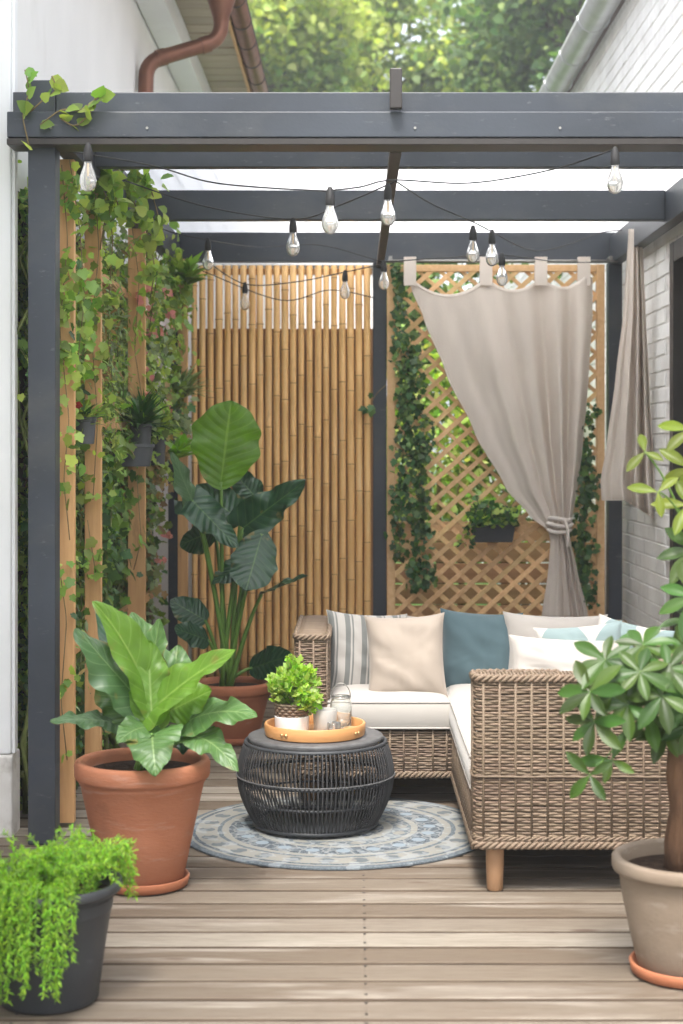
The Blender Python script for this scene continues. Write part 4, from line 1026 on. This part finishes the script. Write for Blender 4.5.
# ------------------------------------------------------------------ wicker sofa
SF = thing('wicker_sofa', (.6, 6.6, 0), 'brown wicker corner sofa with white seat cushions in the rear right corner', 'sofa')
def rpath(pts, r=.035, closed=False, n=5):
    pts = [Vector((a, b_, 0)) for a, b_ in pts]
    out = []; k = len(pts)
    for i in range(k):
        if not closed and i in (0, k-1): out.append(pts[i]); continue
        a = (pts[i-1]-pts[i]); b_ = (pts[(i+1) % k]-pts[i]); rr = min(r, a.length*.45, b_.length*.45); a.normalize(); b_.normalize()
        p0 = pts[i]+a*rr; p1 = pts[i]+b_*rr
        for j in range(n+1): t = j/n; out.append(p0*(1-t)**2+pts[i]*2*t*(1-t)+p1*t*t)
    if closed: out.append(out[0].copy())
    return out
def resample(path, step):
    L_ = [0]
    for a, b_ in zip(path[:-1], path[1:]): L_.append(L_[-1]+(b_-a).length)
    n = max(2, int(round(L_[-1]/step))); out = []; j = 0
    for i in range(n+1):
        s = L_[-1]*i/n
        while j < len(L_)-2 and L_[j+1] < s: j += 1
        t = (s-L_[j])/max(1e-9, L_[j+1]-L_[j]); p = path[j].lerp(path[j+1], clampn(t,0,1)); tg = (path[j+1]-path[j]).normalized()
        out.append((p, Vector((tg.y, -tg.x, 0)), s))
    return out, L_[-1]
def weave(path, z0, z1, parent, name='weave', pitch=.0097, stake=.027, amp=.0019, rad=.0051, mids=()):
    n_h = max(2, round(sum((b_-a).length for a, b_ in zip(path[:-1], path[1:]))/stake))
    smp, Lt = resample(path, stake/4); st = Lt/n_h
    mb = MB(); z = z0; row = 0
    while z <= z1:
        pts = []; jit = random.uniform(-.0011,.0011)
        for p, nn_, s in smp:
            o = amp*math.sin(PI*s/st+PI*(row % 2)); wob = .0030*noise.noise(Vector((s*9, row*.7, z0)))
            pts.append(Vector((p.x, p.y, z+jit+wob))+nn_*o)
        mb.tube(pts, rad, 5, cap=False); z += pitch*random.uniform(.94,1.06); row += 1
    build(mb, name, 'wicker', parent, smooth=True)
    mb = MB()
    for i in range(0, n_h+1, 2):
        s = st*i; k = min(len(smp)-1, int(round(s/(Lt/(len(smp)-1))))); p = smp[k][0]+smp[k][1]*.0035; mb.tube([(p.x, p.y, z0-.005), (p.x, p.y, z1+.005)], .0047, 6)
    for zm in mids:
        mb.tube([Vector((p.x, p.y, zm+.001*math.sin(s*30)))+nn_*.0085 for p, nn_, s in smp], .0038, 6)
    build(mb, 'stakes', 'wicker_trim', parent, smooth=True)
def braid(path, z, parent, r=.012, name='rim', closed=False, out=.002):
    smp, Lt = resample(path, .012); mb = MB()
    for q in range(3):
        mb.tube([Vector((p.x, p.y, z))+nn_*(out+math.cos(s*95+q*2*PI/3)*r*.55)+Vector((0,0,math.sin(s*95+q*2*PI/3)*r*.75)) for p, nn_, s in smp], r*.52, 6, cap=True)
    build(mb, name, 'wicker_trim', parent, smooth=True)
def cap_weave(x0, x1, y0, y1, z, parent, along='x'):
    mb = MB()
    if along == 'x':
        x = x0; i = 0
        while x < x1: mb.tube([(x, y0+(y1-y0)*t, z+.004*math.sin(PI*t)) for t in (0,.25,.5,.75,1)], .0058, 5); x += .0125
    else:
        y = y0
        while y < y1: mb.tube([(x0+(x1-x0)*t, y, z+.004*math.sin(PI*t)) for t in (0,.25,.5,.75,1)], .0058, 5); y += .0125
    build(mb, 'cap', 'wicker_trim', parent, smooth=True)
x0, x1 = .405, 1.26; yF = 5.46; yT = .13; H1 = .738; H0 = .160
yR0, yR1 = 6.82, 7.62; xL = -.25
# near arm
pth = rpath([(x0+.3, yF+yT), (x0, yF+yT), (x0, yF), (x1, yF), (x1, yF+yT)], .035)
arm = build(MB().box(x0+.014, x1-.014, yF+.014, yF+yT-.014, H0+.01, H1-.012), 'arm', 'wicker_dark', SF, bevel=.02)
weave(pth, H0+.02, H1-.02, arm, mids=(.40,))
braid(pth, H1-.008, arm, .013); braid(pth, H0+.008, arm, .013); braid(pth, H0+.030, arm, .008)
cap_weave(x0+.012, x1-.012, yF+.004, yF+yT-.004, H1-.004, arm, 'x')
H0 = .130
# right section inner base (faces -X), slightly inset from the arm
pth = rpath([(x0+.008, yR0+.02), (x0+.008, yF+yT)], .02)
base = build(MB().box(x0+.022, x1, yF+yT, yR1, H0+.01, .325), 'base', 'wicker_dark', SF)
weave(pth, H0+.015, .315, base)
braid(pth, H0+.004, base, .013)
# rear section base
pth = rpath([(x0+.01, yR0), (xL+.10, yR0)], .02); pth = pth[::-1]
base = build(MB().box(xL+.11, x0+.02, yR0+.014, yR1, H0+.01, .325), 'base', 'wicker_dark', SF)
weave(pth, H0+.015, .315, base, stake=.029)
braid(pth, H0+.004, base, .014)
H1 = .72
# left arm
pth = rpath([(xL, yR1), (xL, yR0-.01), (xL+.135, yR0-.01), (xL+.135, yR1-.1)], .045)
arm = build(MB().box(xL+.014, xL+.121, yR0+.004, yR1-.01, H0+.01, H1-.012), 'arm', 'wicker_dark', SF, bevel=.02)
weave(pth, H0+.02, H1-.02, arm, stake=.029)
braid(pth, H1-.008, arm, .013); braid(pth, H0+.006, arm, .014)
cap_weave(xL+.004, xL+.131, yR0, yR1-.01, H1-.004, arm, 'y')
# back rests
pth = rpath([(xL+.135, yR1-.11), (x1-.11, yR1-.11), (x1-.11, yF+yT)], .05)
back = build(MB().box(xL+.135, x1, yR1-.10, yR1, H0+.01, H1-.03).box(x1-.10, x1, yF+yT+.002, yR1-.101, H0+.01, H1-.03), 'backrest', 'wicker_dark', SF, bevel=.01)
weave(pth, .46, H1-.04, back, stake=.033, pitch=.014)
cap_weave(xL+.135, x1, yR1-.115, yR1, H1-.022, back, 'x'); cap_weave(x1-.115, x1, yF+yT, yR1-.12, H1-.022, back, 'y')
pth = rpath([(x1+.006, yR1+.006), (x1+.006, yF+yT)], .02)[::-1]; weave(pth, H0+.02, H1-.04, back, stake=.036, pitch=.016)
pth = rpath([(x1, yR1+.006), (xL, yR1+.006)], .02); weave(pth, H0+.02, H1-.04, back, stake=.036, pitch=.016)
for (x, y) in ((x0+.072, yF+.065), (x1-.07, yF+.075), (xL+.06, yR0+.08), (xL+.06, yR1-.07), (x1-.07, yR1-.07), (x0+.075, yR0+.07)):
    build(MB().lathe([(.0001,.0008),(.024,.0008),(.0275,.004),(.031,.10),(.031,H0+.04)], (x, y, 0), 20), 'leg', 'leg_wood', SF, smooth=True, auto=50)

def cushion(x0, x1, y0, y1, z0, z1, name='seat_cushion'):
    cx, cy, cz = (x0+x1)/2, (y0+y1)/2, (z0+z1)/2; a, b_, h = (x1-x0)/2, (y1-y0)/2, (z1-z0)/2
    mb = MB(); N1, N2 = 34, 34
    def face(sgn):
        def fn(u, v):
            U = u*2-1; V = v*2-1; ex = 8
            cr_ = .018*(1-U**4)*(1-V**4)+.009*noise.noise(Vector((U*a*6, V*b_*6, z0*7+sgn)))
            ed = (1-abs(U)**24)*(1-abs(V)**24)
            return Vector((cx+U*a, cy+V*b_, cz+sgn*(h*(.80+.20*ed)+ (cr_ if sgn > 0 else 0))))
        return fn
    mb.grid(face(1), N1, N2)
    # side skirt
    def ring(z, s):
        out = []
        for i in range(N1): out.append((cx-a+2*a*i/N1, cy-b_))
        for i in range(N2): out.append((cx+a, cy-b_+2*b_*i/N2))
        for i in range(N1): out.append((cx+a-2*a*i/N1, cy+b_))
        for i in range(N2): out.append((cx-a, cy+b_-2*b_*i/N2))
        return [(cx+(x-cx)*(1+s/a), cy+(y-cy)*(1+s/b_), z) for x, y in out]
    lv = [(cz+h*.80, 0), (cz+h*.6, .006), (cz, .011), (cz-h*.6, .007), (cz-h*.95, 0)]
    vs = []
    for z, s in lv: vs += ring(z, s)
    k = 2*(N1+N2); fs = [(i*k+j, i*k+(j+1) % k, (i+1)*k+(j+1) % k, (i+1)*k+j) for i in range(len(lv)-1) for j in range(k)]
    fs.append(tuple(range((len(lv)-1)*k, len(lv)*k))); mb.add(vs, fs)
    o = build(mb, name, 'cushion_white', SF, smooth=True, auto=70)
    pp = MB()
    for z in (cz+h*.80, cz-h*.9): 
        pp.tube([Vector(q) for q in ring(z, .002)], .0048, 6, closed=True)
    build(pp, 'piping', 'cushion_piping', o, smooth=True)
cushion(xL+.14, .400, yR0-.015, yR1-.115, .325, .452)
cushion(.404, x1-.115, 6.32, yR1-.115, .325, .452)
cushion(.402, x1-.115, yF+yT+.004, 6.314, .325, .452)

def pillow(name, label, c, w, h, T, rot, m, seed=1, group='cushions on the wicker sofa', wr=.017, pipe=None, px=5):
    c = Vector(c); Rm = Euler(rot).to_matrix(); rnd = random.Random(seed)
    r = thing(name, c, label, 'cushion', group); mb = MB(); N1 = 40
    def surf(sg):
        def fn(u, v):
            U = u*2-1; V = v*2-1
            x = U*w/2*(1-.075*(1-V*V)**1.0*abs(U)**2+.02*abs(V)**6); y = V*h/2*(1-.075*(1-U*U)*abs(V)**2+.02*abs(U)**6)
            prof = (max(0,1-abs(U)**2.6)*max(0,1-abs(V)**2.6))**.55
            th = T/2*prof
            # radial wrinkles near corners and edges
            e_ = max(abs(U), abs(V)); 
            wv = wr*noise.noise(Vector((U*1.9, V*2.6+U, seed*3.1+sg)))*prof
            wv += wr*.22*noise.noise(Vector((math.atan2(V,U)*4.5, e_*1.5, seed*7.7+sg)))*prof*e_*1.6
            sagz = -.012*(1-U*U)*(1-abs(V))
            return c+Rm@Vector((x, -sg*(th+wv), y+sagz))
        return fn
    mb.grid(surf(1), N1, N1); 
    b2 = MB(); b2.grid(surf(-1), N1, N1); b2.f = [tuple(reversed(f)) for f in b2.f]; b2.uv = {k: list(reversed(v)) for k, v in b2.uv.items()}
    o = len(mb.v); 
    base_n = len(mb.f); mb.v += b2.v
    for i, f in enumerate(b2.f): mb.uv[len(mb.f)] = b2.uv[i]; mb.f.append(tuple(j+o for j in f)); mb.mi.append(0)
    build(mb, 'cover', m, r, smooth=True)
    if pipe:
        pp = MB(); f1 = surf(1); ed = [f1(i/24, 0) for i in range(24)]+[f1(1, i/24) for i in range(24)]+[f1(1-i/24, 1) for i in range(24)]+[f1(0, 1-i/24) for i in range(24)]
        pp.tube(ed, .0035, 6, closed=True); build(pp, 'piping', pipe, r, smooth=True)
    return r
def pl(px, py, d): return P(px, py, d)
pillow('throw_pillow', 'grey and white striped pillow leaning at the left arm of the sofa', pl(366,654,7.22), .365, .375, .15, (R(-14), R(4), R(10)), 'pillow_stripe', 1)
pillow('throw_pillow', 'plain beige pillow in front of the striped pillow', pl(406,657,7.0), .345, .37, .16, (R(-16), R(-3), R(-4)), 'pillow_beige', 2)
pillow('throw_pillow', 'slate blue pillow in the back corner of the sofa', pl(480,653,7.26), .37, .38, .17, (R(-14), R(3), R(-2)), 'pillow_blue', 3)
pillow('throw_pillow', 'large white pillow right of the blue pillow at the back', pl(556,657,7.22), .47, .39, .16, (R(-14), R(2), R(4)), 'pillow_white', 4)
pillow('throw_pillow', 'white pillow with blue triangle pattern leaning behind the near arm', pl(580,660,6.6), .36, .30, .12, (R(-22), R(-6), R(-12)), 'pillow_triangle', 5)
pillow('throw_pillow', 'low white bolster pillow behind the near wicker arm', pl(566,667,6.02), .42, .22, .13, (R(-18), R(3), R(2)), 'pillow_white', 6)
pillow('throw_pillow', 'white and blue pillow at the right end near the brick wall', pl(628,662,6.75), .36, .34, .12, (R(-18), R(8), R(-35)), 'pillow_triangle', 7)
pillow('throw_pillow', 'small dark blue pillow peeking out beside the near arm', pl(496,694,6.55), .20, .20, .12, (R(-50), R(6), R(12)), 'pillow_blue', 8)
pillow('throw_pillow', 'white pillow partly hidden between the beige and blue pillows', pl(441,655,7.36), .34, .36, .12, (R(-10), 0, 0), 'pillow_white', 9)

# ------------------------------------------------------------------ pots
def potprof(r, h, rb, lip, liph, wall=.022):
    return [(.0001,.0012),(rb-.008,.0012),(rb,.008),(rb+(r-lip-rb)*.5,h*.42),(r-lip,h-liph-.02),(r-lip+.006,h-liph-.012),(r-lip+.004,h-liph-.004),(r-.004,h-liph),(r,h-liph+.010),(r+.001,h-.016),(r-.004,h-.004),(r-.012,h),(r-wall,h-.003),(r-wall-.004,h-.02),(r-wall-.008,h-.07)]
def saucer(x, y, r, m, label):
    t = thing('plant_saucer', (x, y, 0), label, 'saucer', 'terracotta saucers')
    build(MB().lathe([(.0001,.001),(r-.02,.001),(r-.006,.006),(r,.034),(r-.003,.038),(r-.010,.036),(r-.016,.012),(.0001,.010)], (x,y,.0018), 56), 'dish', m, t, smooth=True)
    return t
# A: big terracotta pot front left
ax, ay = -.732, 5.58
saucer(ax+.004, ay, .158, 'terracotta', 'terracotta saucer under the large pot on the left')
pa = thing('potted_plant', (ax, ay, .013), 'large terracotta pot with broad leaved green plant on the left', 'potted plant')
build(MB().lathe(potprof(.232,.425,.140,.020,.062,.03), (ax,ay,.013), 72), 'pot', 'terracotta_pale', pa, smooth=True)
build(MB().lathe([(.0001,.385),(.10,.392),(.205,.382)], (ax,ay,.013), 36), 'soil', 'soil', pa, smooth=True)
def leafplant(parent, c, specs, stalk_r=.008, stalkm='stalk_green'):
    for i, s in enumerate(specs):
        (b_, t, w, nrm, prof, m) = s[:6]; kw = s[6] if len(s) > 6 else {}
        base = P(*b_); tip = P(*t)
        lf = build(bigleaf(base, tip, w, nrm, prof, seed=i*3+1, **kw), 'leaf', m, parent, smooth=True)
        A = (tip-base).normalized(); st = Vector(c)+Vector((random.uniform(-.03,.03), random.uniform(-.02,.02), 0))
        ctl = (st+base)/2+Vector((0,0,.25*(base-st).length)) if kw.get('_c') is None else kw['_c']
        pts = curve_pts(st, base, st.lerp(base, .5)+(Vector((0,0,1))*(base-st).length*.18), 10)
        # continue as midrib
        mb = MB(); mb.tube(pts, [stalk_r*(1-.045*j) for j in range(11)], 8)
        build(mb, 'stalk', stalkm, parent, smooth=True)
N0 = (0,-1,.35)
c = (ax, ay, .40)
leafplant(pa, c, [
 ((158,724,5.55),(93,601,5.45), .18, (.75,-.7,.30), 'oval', 'alocasia_bright', dict(fold=.75, wave=.012, mid=(.02,0,.02))),
 ((168,690,5.70),(132,612,5.72), .135, (.3,-.6,.8), 'oval', 'alocasia_leaf', dict(fold=.3, wave=.02)),
 ((150,712,5.50),(236,650,5.40), .19, (-.3,-.75,.75), 'arrow', 'alocasia_bright', dict(fold=.5, wave=.012, mid=(0,0,.015))),
 ((152,722,5.48),(148,640,5.55), .15, (.1,-.9,.25), 'oval', 'alocasia_bright', dict(fold=.3, wave=.02)),
 ((150,712,5.52),(76,628,5.42), .175, (.45,-.6,.75), 'oval', 'alocasia_blue', dict(fold=-.3, wave=.02, curl=.2)),
 ((112,722,5.55),(50,712,5.35), .125, (.1,-.55,.9), 'arrow', 'alocasia_blue', dict(fold=-.15, wave=.010, droop=.03)),
 ((186,722,5.55),(258,708,5.40), .20, (-.1,-.60,.85), 'arrow', 'alocasia_leaf', dict(fold=-.15, wave=.013, droop=.03, mid=(0,0,.02))),
 ((152,734,5.42),(156,776,5.28), .215, (0,-.75,.62), 'arrow', 'alocasia_leaf', dict(fold=.08, wave=.012, mid=(0,-.02,.02))),
 ((190,736,5.50),(238,772,5.36), .16, (.15,-.65,.8), 'arrow', 'alocasia_leaf', dict(fold=-.15, wave=.014, mid=(0,0,.03))),
 ((150,708,5.70),(96,600,5.85), .14, (.4,-.8,.3), 'oval', 'banana_leaf', dict(fold=.3, wave=.015)),
 ((156,728,5.50),(118,742,5.34), .13, (.1,-.6,.8), 'oval', 'alocasia_leaf', dict(fold=-.1, wave=.012, mid=(0,0,.02))),
 ((146,700,5.60),(160,618,5.62), .13, (-.4,-.8,.4), 'oval', 'alocasia_leaf', dict(fold=.35, wave=.015)),
 ((168,712,5.60),(212,690,5.55), .15, (-.1,-.8,.6), 'oval', 'alocasia_bright', dict(fold=.2, wave=.012)),
 ((170,700,5.75),(178,645,5.85), .15, (-.1,-.8,.5), 'oval', 'alocasia_leaf', dict(fold=.2, wave=.02)),
 ((130,722,5.60),(98,676,5.62), .14, (.3,-.8,.4), 'oval', 'alocasia_leaf', dict(fold=.2, wave=.02)),
 ((160,735,5.65),(205,742,5.60), .12, (.1,-.6,.8), 'oval', 'banana_leaf', dict(fold=-.3, wave=.015)),
])
# B: rear terracotta pot
bx, by = -.628, 8.32
saucer(bx, by, .150, 'terracotta', 'terracotta saucer under the rear pot by the bamboo screen')
pb = thing('potted_plant', (bx, by, .013), 'tall dark leaved plant in a terracotta pot before the bamboo screen', 'potted plant')
build(MB().lathe(potprof(.203,.300,.135,.018,.055,.028), (bx,by,.013), 60), 'pot', 'terracotta', pb, smooth=True)
build(MB().lathe([(.0001,.272),(.10,.275),(.178,.268)], (bx,by,.013), 36), 'soil', 'soil', pb, smooth=True)
c = (bx-.03, by, .28)
leafplant(pb, c, [
 ((221,482,8.25),(231,402,8.2), .355, (.10,-1,.1), 'paddle', 'banana_leaf_light', dict(fold=.16, wave=.028, rib=.007)),
 ((200,520,8.2),(172,452,8.1), .14, (.8,-.6,.1), 'oval', 'alocasia_blue', dict(fold=-.3, wave=.015)),
 ((192,500,8.15),(238,548,8.0), .22, (.1,-.8,.6), 'arrow', 'banana_leaf', dict(fold=-.15, wave=.02)),
 ((240,520,8.3),(196,486,8.35), .20, (0,-.9,.3), 'oval', 'banana_leaf', dict(fold=.1, wave=.02)),
 ((258,500,8.5),(232,470,8.5), .15, (0,-.9,.4), 'oval', 'banana_leaf', dict(fold=.1, wave=.02)),
 ((243,528,8.25),(306,480,8.1), .25, (.1,-.9,.35), 'arrow', 'banana_leaf', dict(fold=.18, wave=.03)),
 ((262,534,8.12),(246,590,7.98), .235, (.1,-.9,.35), 'paddle', 'banana_leaf', dict(fold=-.1, wave=.014)),
 ((252,556,8.3),(212,584,8.2), .16, (0,-.5,.9), 'oval', 'banana_leaf', dict(fold=-.2, wave=.015)),
 ((262,594,8.2),(308,576,8.0), .16, (-.15,-.25,1), 'oval', 'banana_leaf', dict(fold=.35, wave=.010)),
 ((252,668,8.4),(292,655,8.2), .17, (0,-.85,.4), 'oval', 'banana_leaf', dict(fold=.1, wave=.01)),
 ((205,620,8.3),(170,600,8.3), .16, (0,-.8,.5), 'oval', 'banana_leaf', dict(fold=-.1, wave=.01)),
 ((208,640,8.25),(174,628,8.1), .14, (0,-.8,.5), 'oval', 'banana_leaf', dict(fold=-.1, wave=.01)),
 ((215,530,8.4),(180,545,8.5), .20, (0,-.8,.5), 'oval', 'banana_leaf', dict(fold=-.1, wave=.01)),
], .014)

# C: stoneware pot with small palmate tree
cx, cy = .955, 4.64
saucer(cx, cy, .168, 'terracotta', 'terracotta saucer under the beige stoneware pot on the right')
pc = thing('potted_tree', (cx, cy, .013), 'small palmate leaved tree in a beige stoneware pot on the right', 'potted tree')
build(MB().lathe([(.0001,.001),(.135,.001),(.143,.010),(.165,.10),(.190,.22),(.197,.278),(.199,.283),(.214,.286),(.218,.295),(.218,.318),(.212,.325),(.196,.325),(.190,.318),(.186,.25)], (cx,cy,.013), 72), 'pot', 'stoneware', pc, smooth=True)
build(MB().lathe([(.0001,.288),(.10,.292),(.19,.283)], (cx,cy,.013), 36), 'soil', 'soil', pc, smooth=True)
tb = MB()
t0 = Vector((cx-.03, cy, .285)); t1 = P(677, 742, 4.62); t2 = P(664, 690, 4.6); t3 = P(700, 600, 4.6); t4 = P(690, 520, 4.62)
tb.tube([t0, t0.lerp(t1,.25)+Vector((-.008,0,0)), t0.lerp(t1,.5)+Vector((.006,0,0)), t0.lerp(t1,.75)+Vector((-.005,0,0)), t1], [.038,.031,.028,.027,.026], 14)
tb.tube(curve_pts(t1, P(640,690,4.55), P(660,735,4.58), 6), [.018-.0012*i for i in range(7)], 8)
tb.tube(curve_pts(t1, P(690,640,4.62), P(686,700,4.62), 6), [.020-.0012*i for i in range(7)], 8)
tb.tube(curve_pts(P(690,640,4.62), t4, P(705,580,4.62), 6), [.012-.0010*i for i in range(7)], 8)
build(tb, 'trunk', 'bark', pc, smooth=True)
hubs = [(628,705,4.42),(590,692,4.40),(605,660,4.45),(643,645,4.50),(668,668,4.42),(648,715,4.50),(681,700,4.42),(618,682,4.55),(594,722,4.40),(664,728,4.55),(625,658,4.62),(684,648,4.50),(600,680,4.6),(655,688,4.58),(676,688,4.7),(690,725,4.5),(662,696,4.38),(625,696,4.68),(690,620,4.6),(640,672,4.4),]
pos = []; ax_ = []; nr = []; sz = []; mi = []; stm = MB(); br_ = P(668, 700, 4.6)
def palm(h, ln, dirn, nleaf=7, mt=0):
    h = Vector(h); dirn = Vector(dirn).normalized(); u = dirn.orthogonal().normalized(); w = dirn.cross(u); off = random.uniform(0, 2*PI)
    for i in range(nleaf):
        a = off+2*PI*i/nleaf+random.uniform(-.15,.15); d = (u*math.cos(a)+w*math.sin(a))+dirn*random.uniform(-.05,.35)+Vector((0,0,-.18))
        pos.append(tuple(h)); ax_.append(tuple(d.normalized())); nr.append(tuple(dirn)); sz.append(ln*random.uniform(.75,1.1)); mi.append(mt)
for h in hubs:
    hp = P(*h); dirn = ((hp-br_)*1.2+Vector((0,-.25,.25)))
    palm(hp, .108, dirn, 7, 0)
    stm.tube(curve_pts(br_+Vector((random.uniform(-.03,.05),random.uniform(-.04,.04),random.uniform(-.06,.10))), hp, (br_+hp)/2+Vector((0,0,.05)), 6), .0028, 5)
for (h, nl, ln) in (((690,430,4.6),5,.10), ((688,505,4.6),5,.10), ((658,492,4.55),3,.085), ((694,550,4.6),7,.12), ((694,597,4.5),7,.13), ((645,452,4.6),3,.075), ((690,468,4.7),6,.10)):
    hp = P(*h); palm(hp, ln, Vector((-.2,-.8,.5)), nl, 1 if h[1] < 520 else 0); stm.tube(curve_pts(t4+Vector((0,0,-.05)), hp, (t4+hp)/2+Vector((0,0,.03)), 6), .0028, 5)
# small low sprig
for h in ((590,775,4.35),(612,760,4.4)):
    hp = P(*h); palm(hp, .09, Vector((-.3,-.8,.2)), 4, 0); stm.tube(curve_pts(P(640,720,4.55), hp, n=6), .002, 4)
def leaflets(name, m, sel):
    i = [k for k in range(len(pos)) if mi[k] == sel]
    tv = MB()
    for k in i:
        A_ = Vector(ax_[k]); Nn = Vector(nr[k]); Nn = (Nn-A_*Nn.dot(A_)).normalized(); b0 = Vector(pos[k]); L_ = sz[k]
        Sd = A_.cross(Nn); dr_ = random.uniform(.1,.35)
        def fn(u, v):
            s = u*2-1; w_ = .17*L_*max(0, math.sin(PI*v**1.25))**.85+.0008
            return b0+A_*(v*L_*(1-.12*dr_*v))+Sd*s*w_+Nn*(abs(s)*w_*.35-dr_*L_*v*v*.6)
        tv.grid(fn, 4, 8)
    build(tv, name, m, pc, smooth=True)
leaflets('foliage', 'palmate', 0); leaflets('young_foliage', 'palmate_young', 1)
build(stm, 'leaf_stalk', 'stalk_green', pc, smooth=True)

# D: dark tub with trailing fern
dx, dy = -.835, 4.42
pd = thing('fern_tub', (dx, dy, 0), 'dark grey tub overflowing with bright trailing fern in the front left corner', 'potted plant')
build(MB().lathe([(.0001,.001),(.128,.001),(.135,.008),(.138,.05),(.141,.053),(.150,.13),(.176,.29),(.182,.296),(.196,.300),(.199,.306),(.199,.322),(.193,.327),(.183,.325),(.178,.31),(.172,.25)], (dx,dy,.002), 72), 'pot', 'dark_plastic', pd, smooth=True)
build(MB().lathe([(.0001,.285),(.10,.29),(.178,.283)], (dx,dy,.002), 36), 'soil', 'soil', pd, smooth=True)
pos = []; axs = []; sb = MB()
def sprig(a, b_, c_, step=.0045, wdt=.02):
    pts = curve_pts(a, b_, c_, 16); sb.tube(pts, .0011, 4)
    for p, q in zip(pts[:-1], pts[1:]):
        k = max(1, int((q-p).length/step)); d = (q-p).normalized()
        for i in range(k):
            o = p.lerp(q, i/k)
            for sg in (1, -1):
                v = Vector((random.gauss(0,1), random.gauss(0,1), random.gauss(0,1))); v = (v-d*v.dot(d)).normalized()
                pos.append(tuple(o)); axs.append(tuple(v+d*.7))
rim = .33
for i in range(105):   # trailing over the front left
    a = R(random.uniform(175, 300)); rr = random.uniform(.08,.17)
    if R(268) < a and random.random() < .6: continue
    s = Vector((dx+rr*math.cos(a), dy+rr*math.sin(a), rim-.02)); r2 = .215+random.uniform(0,.03)
    fall = random.uniform(.08,.27) if a < R(290) else random.uniform(.05,.2)
    e_ = Vector((dx+r2*math.cos(a), dy+r2*math.sin(a), rim-fall)); 
    sprig(s, e_, Vector((dx+r2*1.0*math.cos(a), dy+r2*1.0*math.sin(a), rim+.13+random.uniform(-.03,.03))))
for i in range(120):   # upright mound, rear right
    a = random.uniform(0, 2*PI); rr = random.uniform(.0,.14); s = Vector((dx+rr*math.cos(a), dy+rr*math.sin(a), rim-.03))
    g_ = random.uniform(.09,.17); e_ = s+Vector((random.uniform(-.5,1.0)*.12, random.uniform(-.5,.5)*.12, g_*random.uniform(.35,1)))
    sprig(s, e_, s+Vector((0,0,g_*.9)))
for i in range(34):    # right overhang to the pot edge
    a = R(random.uniform(-12, 80)); s = Vector((dx+.12*math.cos(a), dy+.12*math.sin(a), rim)); e_ = Vector((dx+.235*math.cos(a), dy+.23*math.sin(a), rim-random.uniform(-.07,.09)))
    sprig(s, e_, Vector((dx+.2*math.cos(a), dy+.2*math.sin(a), rim+.13)))
n = len(pos); cloud('foliage', 'fern', pd, pos, axs, np.tile((0,-.3,1),(n,1)), RNG.uniform(.012,.021,n), 'lance', .3)
build(sb, 'stem', 'fern_stem', pd)
mb = MB(); 
for p in ((36,850),(48,858)): mb.tube(curve_pts(P(60,885,4.5), P(p[0],p[1],4.5), n=6), [.004-.0005*i for i in range(7)], 5)
build(mb, 'shoot', 'fern_stem', pd)
# ------------------------------------------------------------------ haze
hm = bpy.data.materials.new('haze_air'); hm.use_nodes = True; MATS['haze_air'] = hm
nt = hm.node_tree; nt.nodes.remove(nt.nodes['Principled BSDF']); v = nt.nodes.new('ShaderNodeVolumePrincipled')
v.inputs['Color'].default_value = (.93,.95,.96,1); v.inputs['Density'].default_value = .0038; v.inputs['Anisotropy'].default_value = .3
nt.links.new(v.outputs[0], nt.nodes['Material Output'].inputs['Volume'])
hz = build(MB().box(-420, 420, -420, 420, -1.2, 15), 'haze', 'haze_air'); tag(hz, kind='stuff')
